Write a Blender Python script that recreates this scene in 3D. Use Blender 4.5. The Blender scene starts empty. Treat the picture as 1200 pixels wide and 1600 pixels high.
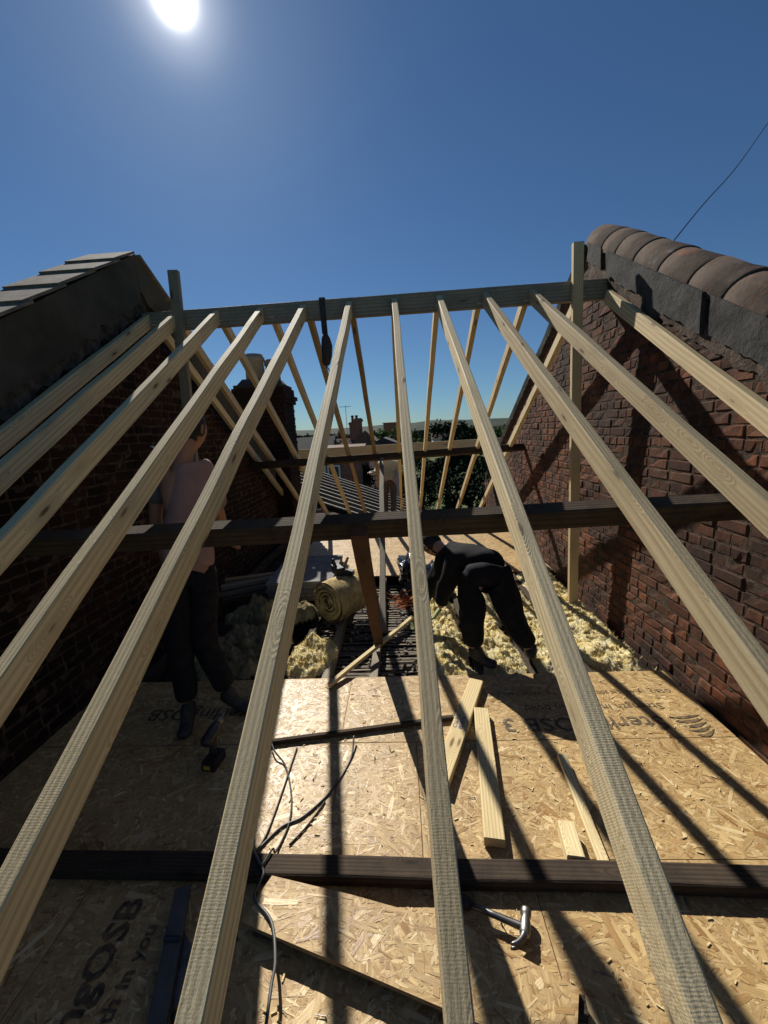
import bpy, bmesh, math, random
from mathutils import Vector, Matrix, noise as mnoise
R = math.radians
random.seed(7)
scene = bpy.context.scene
COL = scene.collection

# ---------------------------------------------------------------- camera
EYE = Vector((0.0, 0.0, 1.78))
CAM_M = Matrix(((0.99807123, 0.04232516, -0.04541369),
                (0.03587284, 0.20382298, 0.97835031),
                (-0.05066519, 0.97809242, -0.20191153)))   # columns: right, up, forward
cam_data = bpy.data.cameras.new('camera')
cam = bpy.data.objects.new('camera', cam_data)
COL.objects.link(cam)
cm = Matrix.Identity(4)
for i in range(3):
    cm[i][0] = CAM_M[i][0]; cm[i][1] = CAM_M[i][1]; cm[i][2] = -CAM_M[i][2]; cm[i][3] = EYE[i]
cam.matrix_world = cm
cam_data.sensor_fit = 'HORIZONTAL'
cam_data.sensor_width = 36.0
cam_data.lens = 18.0
cam_data.clip_start = 0.02
cam_data.clip_end = 6000.0
scene.camera = cam

# ---------------------------------------------------------------- sky, sun, exposure
SUN = (CAM_M @ Vector((270 - 600, 800 + 8, 600))).normalized()
sun_el = math.asin(SUN.z)
sun_az = math.atan2(SUN.x, SUN.y)
world = bpy.data.worlds.new('World'); scene.world = world
world.use_nodes = True
wn = world.node_tree.nodes; wl = world.node_tree.links
wn.clear()
w_out = wn.new('ShaderNodeOutputWorld'); w_bg = wn.new('ShaderNodeBackground')
sky = wn.new('ShaderNodeTexSky'); sky.sky_type = 'NISHITA'; sky.sun_disc = False
sky.sun_elevation = sun_el; sky.sun_rotation = sun_az
sky.air_density = 1.0; sky.dust_density = 0.15; sky.ozone_density = 2.2; sky.altitude = 50
w_bg.inputs['Strength'].default_value = 0.051
# bright air round the sun, centred on the sun's own direction
tc = wn.new('ShaderNodeTexCoord'); dot = wn.new('ShaderNodeVectorMath'); dot.operation = 'DOT_PRODUCT'
wl.new(tc.outputs['Generated'], dot.inputs[0]); dot.inputs[1].default_value = SUN
def wmath(op, a, b):
    m = wn.new('ShaderNodeMath'); m.operation = op
    for k, v in enumerate((a, b)):
        if isinstance(v, (int, float)): m.inputs[k].default_value = v
        else: wl.new(v, m.inputs[k])
    return m.outputs[0]
dcl = wmath('MAXIMUM', dot.outputs['Value'], 0.0)
g1 = wmath('MULTIPLY', wmath('POWER', dcl, 5200.0), 110.0)
g2 = wmath('MULTIPLY', wmath('POWER', dcl, 620.0), 8.0)
g3 = wmath('MULTIPLY', wmath('POWER', dcl, 48.0), .8)
gs = wmath('ADD', wmath('ADD', g1, g2), g3)
glow = wn.new('ShaderNodeMixRGB'); glow.blend_type = 'MIX'
glow.inputs[1].default_value = (0, 0, 0, 1); glow.inputs[2].default_value = (1.0, 0.98, 0.95, 1)
glow.inputs[0].default_value = 1.0
vs = wn.new('ShaderNodeVectorMath'); vs.operation = 'SCALE'
wl.new(glow.outputs[0], vs.inputs[0]); wl.new(gs, vs.inputs['Scale'])
va = wn.new('ShaderNodeVectorMath'); va.operation = 'ADD'
tint = wn.new('ShaderNodeVectorMath'); tint.operation = 'MULTIPLY'; tint.inputs[1].default_value = (.46, .67, .865)
wl.new(sky.outputs[0], tint.inputs[0]); wl.new(tint.outputs[0], va.inputs[0]); wl.new(vs.outputs[0], va.inputs[1])
wl.new(va.outputs[0], w_bg.inputs['Color']); wl.new(w_bg.outputs[0], w_out.inputs['Surface'])
sl = bpy.data.lights.new('sun', 'SUN'); sl.energy = 5.0; sl.angle = R(0.53); sl.color = (1.0, 0.95, 0.86)
so = bpy.data.objects.new('sun', sl); COL.objects.link(so)
so.rotation_euler = (-SUN).to_track_quat('-Z', 'Y').to_euler(); so.location = SUN * 50
scene.view_settings.view_transform = 'Standard'; scene.view_settings.look = 'None'
scene.view_settings.exposure = 0.38; scene.view_settings.gamma = 1.0
scene.view_settings.use_curve_mapping = False
scene.cycles.max_bounces = 5; scene.cycles.diffuse_bounces = 2

# ---------------------------------------------------------------- measuring helpers
def ray(px, py): return CAM_M @ Vector((px - 600, 800 - py, 600))
def atX(px, py, x): r = ray(px, py); return EYE + r * (x / r.x)
def atY(px, py, y): r = ray(px, py); return EYE + r * (y / r.y)
def atZ(px, py, z=0.0): r = ray(px, py); return EYE + r * ((z - EYE.z) / r.z)
SL = 0.651; RY = 3.73; RZ = 1.165 + 1.78           # roof pitch, ridge face, top of rafters at the ridge

# ---------------------------------------------------------------- object helpers
def tag(o, label=None, cat=None, group=None, kind=None):
    if label: o['label'] = label
    if cat: o['category'] = cat
    if group: o['group'] = group
    if kind: o['kind'] = kind
    return o
def link(name, me, parent=None, mat=None):
    o = bpy.data.objects.new(name, me); COL.objects.link(o)
    if mat is not None and me is not None and len(me.materials) == 0: me.materials.append(mat)
    if parent is not None: o.parent = parent
    return o
def empty(name, loc=(0, 0, 0), rz=0, parent=None):
    o = bpy.data.objects.new(name, None); COL.objects.link(o)
    o.location = loc; o.rotation_euler = (0, 0, rz); o.empty_display_size = .1
    if parent: o.parent = parent
    return o
def place(o, M): 
    o.matrix_world = M if o.parent is None else M
    return o
def mesh(name, vs_, fs, smooth=False):
    me = bpy.data.meshes.new(name); me.from_pydata([tuple(v) for v in vs_], [], fs); me.update()
    if smooth: me.polygons.foreach_set('use_smooth', [True] * len(me.polygons))
    return me
class MB:
    def __init__(s): s.v = []; s.f = []
    def add(s, vs_, fs):
        n = len(s.v); s.v += [tuple(v) for v in vs_]; s.f += [tuple(n + i for i in f) for f in fs]; return s
    def box(s, x0, x1, y0, y1, z0, z1, M=None):
        vs_ = [Vector(p) for p in ((x0,y0,z0),(x1,y0,z0),(x1,y1,z0),(x0,y1,z0),(x0,y0,z1),(x1,y0,z1),(x1,y1,z1),(x0,y1,z1))]
        if M is not None: vs_ = [M @ v for v in vs_]
        return s.add(vs_, [(0,3,2,1),(4,5,6,7),(0,1,5,4),(1,2,6,5),(2,3,7,6),(3,0,4,7)])
    def prism(s, poly, axis_vec):
        n = len(poly); a = [Vector(p) for p in poly]; b = [p + Vector(axis_vec) for p in a]
        return s.add(a + b, [tuple(range(n))[::-1], tuple(range(n, 2*n))] + [(i, (i+1) % n, n + (i+1) % n, n + i) for i in range(n)])
    def tube(s, pts, r, n=8, caps=True):
        pts = [Vector(p) for p in pts]; rr = r if isinstance(r, (list, tuple)) else [r]*len(pts)
        base = len(s.v); up = None
        for i, p in enumerate(pts):
            t = (pts[min(i+1, len(pts)-1)] - pts[max(i-1, 0)]).normalized()
            if up is None: up = t.orthogonal().normalized()
            up = (up - t * up.dot(t)).normalized(); w = t.cross(up)
            for k in range(n):
                a = 2*math.pi*k/n; s.v.append(tuple(p + (up*math.cos(a) + w*math.sin(a))*rr[i]))
        for i in range(len(pts)-1):
            for k in range(n):
                a = base + i*n + k; b = base + i*n + (k+1) % n
                s.f.append((a, b, b+n, a+n))
        if caps:
            s.f.append(tuple(base + k for k in range(n))[::-1]); s.f.append(tuple(base + (len(pts)-1)*n + k for k in range(n)))
        return s
    def build(s, name, mat=None, parent=None, smooth=False):
        return link(name, mesh(name, s.v, s.f, smooth), parent, mat)
def smooth_pts(pts, k=6):
    pts = [Vector(p) for p in pts]; out = []
    for i in range(len(pts)-1):
        p0 = pts[max(i-1,0)]; p1 = pts[i]; p2 = pts[i+1]; p3 = pts[min(i+2,len(pts)-1)]
        for j in range(k):
            t = j/k
            out.append(0.5*((2*p1)+(p2-p0)*t+(2*p0-5*p1+4*p2-p3)*t*t+(-p0+3*p1-3*p2+p3)*t**3))
    out.append(pts[-1]); return out

# ---------------------------------------------------------------- materials
class Mat:
    def __init__(s, name, rough=0.7, spec=0.3, metallic=0.0):
        s.m = bpy.data.materials.new(name); s.m.use_nodes = True
        s.n = s.m.node_tree.nodes; s.l = s.m.node_tree.links
        s.b = s.n['Principled BSDF']; s.b.inputs['Roughness'].default_value = rough
        s.b.inputs['Specular IOR Level'].default_value = spec; s.b.inputs['Metallic'].default_value = metallic
        s.tc = s.n.new('ShaderNodeTexCoord'); s.oi = None
    def inp(s, sock, v):
        if isinstance(v, (int, float)): sock.default_value = v
        elif isinstance(v, (tuple, list)): sock.default_value = v if len(v) == len(sock.default_value) else (*v, 1)
        elif v is not None: s.l.new(v, sock)
    def coords(s, scale=(1,1,1), rnd=True, rot=(0,0,0), src='Object'):
        mp = s.n.new('ShaderNodeMapping'); mp.inputs['Scale'].default_value = scale; mp.inputs['Rotation'].default_value = rot
        v = s.tc.outputs[src]
        if rnd:
            if s.oi is None:
                s.oi = s.n.new('ShaderNodeObjectInfo')
                m = s.n.new('ShaderNodeVectorMath'); m.operation = 'MULTIPLY'
                c = s.n.new('ShaderNodeCombineXYZ')
                for k in range(3): s.l.new(s.oi.outputs['Random'], c.inputs[k])
                s.l.new(c.outputs[0], m.inputs[0]); m.inputs[1].default_value = (37.0, 3.1, 1.7)
                s.off = m.outputs[0]
            a = s.n.new('ShaderNodeVectorMath'); a.operation = 'ADD'; s.l.new(v, a.inputs[0]); s.l.new(s.off, a.inputs[1]); v = a.outputs[0]
        s.l.new(v, mp.inputs['Vector']); return mp.outputs[0]
    def noise(s, vec, scale=5, detail=4, rough=0.6, dist=0.0, out='Fac'):
        n = s.n.new('ShaderNodeTexNoise'); n.inputs['Scale'].default_value = scale; n.inputs['Detail'].default_value = detail
        n.inputs['Roughness'].default_value = rough; n.inputs['Distortion'].default_value = dist
        s.l.new(vec, n.inputs['Vector']); return n.outputs[out]
    def ramp(s, fac, stops):
        r = s.n.new('ShaderNodeValToRGB'); e = r.color_ramp.elements
        while len(e) < len(stops): e.new(0.5)
        for k, (p, c) in enumerate(stops):
            e[k].position = p; e[k].color = (c, c, c, 1) if isinstance(c, (int, float)) else (*c, 1)
        s.l.new(fac, r.inputs[0]); return r.outputs[0]
    def mix(s, fac, a, b, mode='MIX'):
        m = s.n.new('ShaderNodeMixRGB'); m.blend_type = mode
        s.inp(m.inputs[0], fac); s.inp(m.inputs[1], a); s.inp(m.inputs[2], b); return m.outputs[0]
    def math(s, op, a, b=0.0, clamp=False):
        m = s.n.new('ShaderNodeMath'); m.operation = op; m.use_clamp = clamp
        s.inp(m.inputs[0], a); s.inp(m.inputs[1], b); return m.outputs[0]
    def bump(s, h, dist=0.002, strength=1.0, prev=None):
        b = s.n.new('ShaderNodeBump'); b.inputs['Distance'].default_value = dist; b.inputs['Strength'].default_value = strength
        s.l.new(h, b.inputs['Height'])
        if prev is not None: s.l.new(prev, b.inputs['Normal'])
        s.l.new(b.outputs[0], s.b.inputs['Normal']); return b.outputs[0]
    def color(s, v): s.inp(s.b.inputs['Base Color'], v); return s
    def voro(s, vec, scale=1, feature='F1', dim='3D', metric='EUCLIDEAN', rnd=1.0):
        v = s.n.new('ShaderNodeTexVoronoi'); v.voronoi_dimensions = dim; v.feature = feature
        if feature != 'DISTANCE_TO_EDGE': v.distance = metric
        v.inputs['Scale'].default_value = scale; v.inputs['Randomness'].default_value = rnd
        s.l.new(vec, v.inputs['Vector']); return v
def sepx(M, c, k=0):
    s_ = M.n.new('ShaderNodeSeparateColor'); M.l.new(c, s_.inputs[0]); return s_.outputs[k]

def simple(name, c1, c2, rough=0.7, scale=8, bump=0.001, spec=0.3, metallic=0.0, bscale=None, rnd=True):
    M = Mat(name, rough, spec, metallic); co = M.coords(rnd=rnd)
    n = M.noise(co, scale, 5, .65)
    M.color(M.ramp(n, [(.32, c1), (.68, c2)]))
    if bump: M.bump(M.noise(co, bscale or scale*4, 4, .7), bump)
    return M.m

def timber_mat(name, pale, mid, dark, knot, saw=1.0, rough=.72, dirt=0.0, spec=.25):
    """sawn softwood: grain along local X, knots, saw marks across"""
    M = Mat(name, rough, spec)
    co = M.coords()
    # knots
    kv = M.voro(M.coords((3.1, 12.0, 12.0)), 1.0)
    kd = kv.outputs['Distance']
    ksel = M.math('GREATER_THAN', sepx(M, kv.outputs['Color'], 1), .30)
    kn = M.math('MULTIPLY', M.ramp(kd, [(.07, 1.0), (.15, 0.0)]), ksel)
    khalo = M.math('MULTIPLY', M.ramp(kd, [(.06, 1.0), (.42, 0.0)]), ksel)
    # grain bending round the knots
    g = M.coords((.55, 14.0, 14.0))
    gd = M.n.new('ShaderNodeVectorMath'); gd.operation = 'ADD'
    cb = M.n.new('ShaderNodeCombineXYZ'); M.l.new(khalo, cb.inputs[1]); M.l.new(M.math('MULTIPLY', khalo, .8), cb.inputs[2])
    M.l.new(g, gd.inputs[0]); M.l.new(cb.outputs[0], gd.inputs[1])
    wv = M.n.new('ShaderNodeTexWave'); wv.wave_type = 'RINGS'; wv.rings_direction = 'X'
    wv.inputs['Scale'].default_value = 1.7; wv.inputs['Distortion'].default_value = 2.6
    wv.inputs['Detail'].default_value = 2.0; wv.inputs['Detail Scale'].default_value = .7
    M.l.new(gd.outputs[0], wv.inputs['Vector'])
    fine = M.noise(M.coords((3.0, 150.0, 150.0)), 1.0, 3, .6)
    big = M.noise(M.coords((.9, 7, 7)), 1.0, 3, .6)
    c = M.mix(M.ramp(wv.outputs['Fac'], [(.25, 0.0), (.95, 1.0)]), pale, mid)
    c = M.mix(M.math('MULTIPLY', M.ramp(fine, [(.5, 0.0), (.8, 1.0)]), .55), c, dark)
    c = M.mix(M.math('MULTIPLY', M.ramp(big, [(.4, 0.0), (.75, 1.0)]), .45), c, mid)
    tone = M.ramp(M.oi.outputs['Random'], [(0, (.74, .72, .70)), (.5, (1.0, .97, .92)), (1, (1.08, 1.08, 1.08))])
    c = M.mix(1.0, c, tone, 'MULTIPLY')
    c = M.mix(M.math('MULTIPLY', khalo, .35), c, dark)
    c = M.mix(M.math('MULTIPLY', kn, .85), c, knot)
    if dirt:
        d = M.noise(co, 9.0, 5, .7)
        c = M.mix(M.math('MULTIPLY', M.ramp(d, [(.42, 0.0), (.7, 1.0)]), dirt), c, dark)
    M.color(c)
    # relief
    sw = M.n.new('ShaderNodeTexWave'); sw.wave_type = 'BANDS'; sw.bands_direction = 'X'
    sw.inputs['Scale'].default_value = 60.0; sw.inputs['Distortion'].default_value = 4.5; sw.inputs['Detail'].default_value = 3.0
    sw.inputs['Detail Scale'].default_value = 2.0
    M.l.new(M.coords((1, .6, .6)), sw.inputs['Vector'])
    swm = M.math('MULTIPLY', sw.outputs['Fac'], M.ramp(M.noise(co, 3.0, 2), [(.35, .15), (.7, 1.0)]))
    b1 = M.bump(swm, .00018 * saw)
    b2 = M.bump(wv.outputs['Fac'], .0004, prev=b1)
    b3 = M.bump(M.noise(M.coords((60, 260, 260)), 1.0, 3, .7), .0012 * saw, prev=b2)
    M.bump(kn, .0015, prev=b3)
    return M.m

def osb_mat(name, dim=1.0):
    """strand board face between the strands that are modelled on it"""
    M = Mat(name, .55, .3); co = M.coords()
    a = M.noise(M.coords((9, 60, 1), rot=(0, 0, .5)), 1.0, 3, .6); b = M.noise(M.coords((60, 10, 1), rot=(0, 0, .3)), 1.0, 3, .6)
    n = M.mix(M.ramp(M.noise(co, 7, 2), [(.47, 0.0), (.53, 1.0)]), a, b)
    c = M.ramp(n, [(.3, (.22, .125, .05)), (.45, (.36, .235, .10)), (.6, (.46, .32, .15)), (.75, (.55, .41, .20))])
    if dim != 1: c = M.mix(1.0, c, (dim,)*3, 'MULTIPLY')
    M.color(c); M.bump(n, .002); return M.m
def strand_mat(name, dim=1.0):
    """one pressed wood strand: colour by strand, grain along it"""
    M = Mat(name, .5, .35); geo = M.n.new('ShaderNodeNewGeometry'); r = geo.outputs['Random Per Island']
    at = M.n.new('ShaderNodeAttribute'); at.attribute_name = 'grain'
    mp = M.n.new('ShaderNodeMapping'); mp.inputs['Scale'].default_value = (12, 260, 1); M.l.new(at.outputs['Vector'], mp.inputs['Vector'])
    g = M.noise(mp.outputs[0], 1.0, 3, .65)
    c = M.ramp(r, [(0, (.30, .155, .06)), (.1, (.42, .26, .105)), (.3, (.50, .34, .155)), (.5, (.45, .30, .13)), (.68, (.57, .39, .17)), (.86, (.64, .46, .22)), (.95, (.74, .58, .32)), (1, (.34, .19, .08))])
    c = M.mix(.75, c, M.ramp(g, [(.3, .55), (.7, 1.12)]), 'MULTIPLY')
    f = M.noise(M.coords(rnd=False), 4.2, 5, .65); c = M.mix(.8, c, M.ramp(f, [(.3, .72), (.68, 1.12)]), 'MULTIPLY')
    if dim != 1: c = M.mix(1.0, c, (dim,)*3, 'MULTIPLY')
    M.color(c); M.inp(M.b.inputs['Roughness'], M.ramp(r, [(0, .34), (.5, .5), (1, .36)])); M.bump(g, .0012); return M.m

def brick_mat(name, soot=.5, dim=1):
    M = Mat(name, .88, .15)
    geo = M.n.new('ShaderNodeNewGeometry')
    co = M.coords(rnd=False, src='Object')
    M.coords()
    r = M.math('FRACT', M.math('ADD', geo.outputs['Random Per Island'], M.oi.outputs['Random']))
    posn = M.n.new('ShaderNodeVectorMath'); posn.operation = 'ADD'
    M.l.new(geo.outputs['Position'], posn.inputs[0]); P = posn.outputs[0]
    c = M.ramp(r, [(0, (.13, .055, .036)), (.2, (.24, .095, .052)), (.45, (.33, .125, .062)), (.62, (.19, .08, .05)), (.8, (.37, .16, .085)), (1, (.17, .095, .07))])
    n1 = M.noise(P, 26, 5, .7); c = M.mix(.65, c, M.ramp(n1, [(.3, .42), (.72, 1.25)]), 'MULTIPLY')
    n2 = M.noise(P, 1.7, 5, .65); c = M.mix(M.math('MULTIPLY', M.ramp(n2, [(.42, 0.0), (.62, 1.0)]), soot), c, (.045, .036, .032))
    n3 = M.noise(P, 6.0, 6, .75); c = M.mix(M.math('MULTIPLY', M.ramp(n3, [(.60, 0.0), (.72, 1.0)]), .5), c, (.26, .22, .19))
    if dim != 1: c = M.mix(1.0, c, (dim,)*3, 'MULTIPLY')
    M.color(c)
    b = M.bump(n1, .0035); M.bump(M.noise(P, 120, 4, .7), .0015, prev=b)
    return M.m

def ground_noise_mat(name, stops, scale, bump=0.0, rough=.9):
    M = Mat(name, rough, .1); co = M.coords(rnd=False); n = M.noise(co, scale, 6, .65); M.color(M.ramp(n, stops))
    if bump: M.bump(n, bump)
    return M.m

m_new = timber_mat('new_sawn_timber', (.68, .56, .345), (.52, .405, .235), (.29, .205, .11), (.10, .055, .03))
m_newb = timber_mat('brown_sawn_timber', (.42, .30, .16), (.33, .22, .11), (.20, .12, .06), (.08, .04, .02))
m_pale = timber_mat('pale_board_timber', (.74, .62, .36), (.60, .47, .25), (.42, .30, .14), (.15, .08, .04))
m_old = timber_mat('old_roof_timber', (.085, .060, .040), (.05, .036, .025), (.02, .015, .012), (.02, .014, .01), dirt=.7, rough=.85)
m_strut = timber_mat('reddish_old_timber', (.11, .052, .030), (.075, .034, .02), (.035, .017, .011), (.03, .015, .01), dirt=.4, rough=.8)
m_grey = timber_mat('grey_weathered_timber', (.30, .27, .21), (.22, .19, .145), (.12, .10, .075), (.05, .035, .025), dirt=.4)
m_lath = timber_mat('dusty_lath_timber', (.24, .20, .155), (.15, .12, .09), (.05, .04, .03), (.03, .02, .02), dirt=.8)
m_osb = osb_mat('strand_board')
m_osb2 = m_osb
m_strand = strand_mat('pressed_wood_strands')
m_osbe = simple('strand_board_edge', (.16, .10, .05), (.34, .23, .12), .8, 40, .002)
m_ink = simple('black_print_ink', (.02, .02, .022), (.22, .15, .075), .6, 42, 0)
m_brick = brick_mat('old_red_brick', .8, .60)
m_brickL = brick_mat('sooty_shade_darkened_brick', .95, .15)  # sooty brick, dimmed well below m_brick to paint in the left wall's shade
m_mortar = simple('dark_lime_mortar', (.022, .017, .014), (.11, .08, .06), .95, 22, .006, .1, rnd=False)
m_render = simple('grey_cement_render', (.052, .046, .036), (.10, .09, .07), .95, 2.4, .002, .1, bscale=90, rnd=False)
m_render2 = simple('dark_cement_haunching', (.035, .033, .032), (.085, .08, .075), .92, 9, .006, .15, bscale=34)
m_ragged = simple('crumbling_mortar', (.03, .024, .02), (.15, .11, .085), .95, 14, .012, .1, bscale=30)
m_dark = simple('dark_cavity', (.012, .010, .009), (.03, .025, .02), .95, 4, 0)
def coping_mat():
    M = Mat('weathered_clay_coping', .92, .1); co = M.coords()
    n = M.noise(co, 4.5, 6, .68)
    c = M.ramp(n, [(.28, (.028, .022, .018)), (.46, (.075, .055, .042)), (.62, (.105, .08, .064)), (.76, (.24, .245, .25))])
    n2 = M.noise(co, 6.5, 4, .6, .6); c = M.mix(M.math('MULTIPLY', M.ramp(n2, [(.56, 0.0), (.68, 1.0)]), .7), c, (.17, .075, .048))
    n3 = M.noise(co, 60, 4, .7); c = M.mix(.6, c, M.ramp(n3, [(.3, .6), (.7, 1.15)]), 'MULTIPLY')
    M.color(c); b = M.bump(n3, .002); M.bump(n, .006, prev=b); return M.m
m_coping = coping_mat()
m_slab = simple('grey_concrete_slab', (.12, .10, .082), (.24, .205, .165), .9, 12, .002, .2, bscale=120)
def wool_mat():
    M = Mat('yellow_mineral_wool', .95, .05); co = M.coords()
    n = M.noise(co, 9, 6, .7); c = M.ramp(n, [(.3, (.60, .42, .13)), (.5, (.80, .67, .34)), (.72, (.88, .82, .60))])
    n2 = M.noise(M.coords((40, 90, 60)), 1.0, 5, .8, 1.5); c = M.mix(.5, c, M.ramp(n2, [(.3, .55), (.65, 1.05)]), 'MULTIPLY')
    M.color(c); M.b.inputs['Subsurface Weight'].default_value = .25; M.b.inputs['Subsurface Radius'].default_value = (.03, .02, .01)
    M.b.inputs['Subsurface Scale'].default_value = .6
    M.bump(n2, .012); return M.m
m_wool = wool_mat()
m_wool_roll_shade = simple('shade_tinted_wool', (.30, .21, .09), (.58, .47, .25), .95, 14, .008, .05, bscale=60)  # yellow wool tinted darker, the roll's shaded side put into its colour
m_wool_shade = simple('shade_darkened_wool', (.16, .13, .07), (.34, .29, .17), .95, 9, .006, .05, bscale=40)  # darker copy of the wool, shade painted into the clumps on the left
m_black = simple('black_cotton', (.008, .008, .009), (.018, .018, .02), .9, 30, .002, .2, bscale=220)
m_trous = simple('black_work_trousers', (.006, .006, .008), (.016, .016, .02), .85, 18, .002, .2, bscale=260)
m_pink = simple('faded_pink_cotton', (.27, .17, .16), (.36, .235, .22), .9, 7, .002, .15, bscale=240)
m_greycl = simple('grey_cotton', (.09, .09, .10), (.13, .13, .14), .9, 7, .002, .15, bscale=240)
m_skin = simple('skin', (.42, .22, .15), (.52, .29, .2), .55, 9, .0005, .4)
m_skind = simple('tanned_skin', (.30, .15, .09), (.38, .2, .13), .55, 9, .0005, .4)
m_hair = simple('dark_hair', (.008, .006, .005), (.025, .018, .013), .6, 60, .003, .4, bscale=150)
m_khaki = simple('khaki_cotton', (.36, .34, .27), (.45, .43, .36), .9, 8, .002)
m_brownc = simple('brown_trousers_cloth', (.09, .065, .05), (.13, .095, .07), .9, 8, .002)
m_glove = simple('pale_green_glove', (.30, .34, .16), (.42, .44, .24), .8, 30, .001)
m_shoe = simple('worn_leather_boot', (.02, .02, .022), (.06, .055, .05), .6, 20, .002)
m_rubber = simple('black_rubber', (.012, .012, .012), (.03, .03, .03), .55, 30, .0005, .4)
m_cable = simple('grey_cable_sheath', (.05, .05, .05), (.10, .10, .095), .45, 10, 0, .5)
m_steel = simple('worn_steel', (.20, .19, .18), (.36, .35, .33), .45, 25, .0004, .5, 1.0)
m_dsteel = simple('dark_forged_steel', (.10, .095, .09), (.22, .2, .19), .38, 18, .0006, .5, .9)
m_plastic = simple('black_plastic', (.012, .012, .013), (.028, .028, .03), .45, 12, .0003, .5)
m_yellow = simple('amber_plastic', (.65, .30, .03), (.8, .42, .05), .5, 8, 0)
m_orange = simple('orange_netting_plastic', (.55, .13, .02), (.75, .22, .04), .6, 8, 0)
m_white = simple('white_plastic', (.7, .7, .68), (.82, .82, .8), .5, 8, 0)
m_blue = simple('blue_ink', (.05, .09, .22), (.10, .14, .28), .6, 40, 0)
m_bag = simple('black_polythene', (.006, .006, .007), (.014, .014, .016), .22, 5, .004, .6, bscale=22)
m_strap = simple('grey_webbing_strap', (.035, .035, .04), (.06, .06, .065), .85, 40, .001)
m_pboard = simple('grey_plasterboard', (.15, .145, .14), (.26, .25, .24), .9, 14, .001)
m_pot = simple('buff_chimney_pot_clay', (.30, .23, .16), (.42, .33, .24), .85, 8, .002)
m_slate = simple('dark_roof_slate', (.025, .025, .028), (.06, .058, .058), .7, 6, .002)
m_rtile = simple('brown_roof_tile', (.09, .055, .04), (.18, .11, .08), .85, 5, .002)
m_wallfar = simple('distant_brick_wall', (.20, .09, .06), (.32, .16, .11), .9, 5, .001)
m_wallpale = simple('distant_pale_render', (.45, .43, .40), (.58, .56, .52), .9, 3, 0)
m_glass = simple('dark_window_glass', (.02, .025, .03), (.04, .05, .06), .1, 2, 0, .6)
m_leaf = [simple('leaves_mid_green', (.025, .055, .014), (.07, .115, .028), .8, .9, 0, .05),
          simple('leaves_dark_green', (.006, .015, .007), (.02, .038, .014), .85, .9, 0, .03),
          simple('leaves_yellow_green', (.06, .10, .02), (.13, .18, .05), .8, .9, 0, .05)]
m_bark = simple('tree_bark', (.06, .045, .03), (.13, .10, .07), .95, 6, .01)
m_ground = ground_noise_mat('rough_grass_ground', [(.3, (.035, .06, .018)), (.6, (.08, .10, .035)), (.8, (.13, .12, .06))], .25, .05)
m_hill = ground_noise_mat('wooded_hill', [(.3, (.010, .020, .014)), (.55, (.022, .035, .022)), (.8, (.045, .055, .03))], .02)
m_batten = timber_mat('pale_roof_batten', (.62, .58, .5), (.5, .46, .38), (.3, .27, .2), (.1, .08, .05))
m_felt = simple('black_roofing_felt', (.006, .006, .007), (.016, .015, .015), 1.0, 5, .002, 0)
m_dust = simple('plaster_rubble', (.12, .10, .08), (.34, .30, .25), .95, 30, .004)

# ---------------------------------------------------------------- timber builder
def timber_mesh(L, w, h, wane=.0, seed=0, seg=.12, ch=.003):
    """local X = length from 0 to L, Y = width centred, Z from -h to 0 (top)"""
    rs = random.Random(seed); n = max(2, int(L/seg)); vs_ = []; fs = []
    for i in range(n+1):
        x = L*i/n
        def nz(k): return mnoise.noise(Vector((x*1.7 + seed*3.3, k*5.1, seed)))
        bow = .004*nz(9)
        c = []
        for k in range(4):
            q = ch*(1 + .5*nz(k)) + (max(0, nz(k+20) + .1)*wane if k >= 2 else 0)
            c.append(q)
        hw = w/2 + .0008*nz(5)
        P = [(-hw + c[0], -h), (hw - c[1], -h), (hw, -h + c[1]), (hw, -c[2]*.8), (hw - c[2], 0), (-hw + c[3], 0), (-hw, -c[3]*.8), (-hw, -h + c[0])]
        vs_ += [(x, y + bow, z + bow) for y, z in P]
    for i in range(n):
        for k in range(8):
            a = i*8 + k; b = i*8 + (k+1) % 8
            fs.append((a, a+8, b+8, b))
    fs.append(tuple(range(8))); fs.append(tuple(n*8 + k for k in range(8))[::-1])
    me = mesh('timber', vs_, fs)
    return me
_seed = [0]
def timber(name, p0, p1, w, h, mat, up=(0,0,1), parent=None, wane=0.0, ch=.003):
    """bar whose TOP face centre line runs from p0 to p1"""
    p0 = Vector(p0); p1 = Vector(p1); X = (p1-p0).normalized(); Z = Vector(up); Z = (Z - X*Z.dot(X)).normalized(); Y = Z.cross(X)
    _seed[0] += 1
    me = timber_mesh((p1-p0).length, w, h, wane, _seed[0], ch=ch)
    o = link(name, me, parent, mat)
    M = Matrix((X, Y, Z)).transposed().to_4x4(); M.translation = p0
    o.matrix_world = M
    if parent is not None: o.matrix_parent_inverse = Matrix.Identity(4); o.matrix_basis = (parent.matrix_world.inverted() @ M)
    return o

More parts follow.
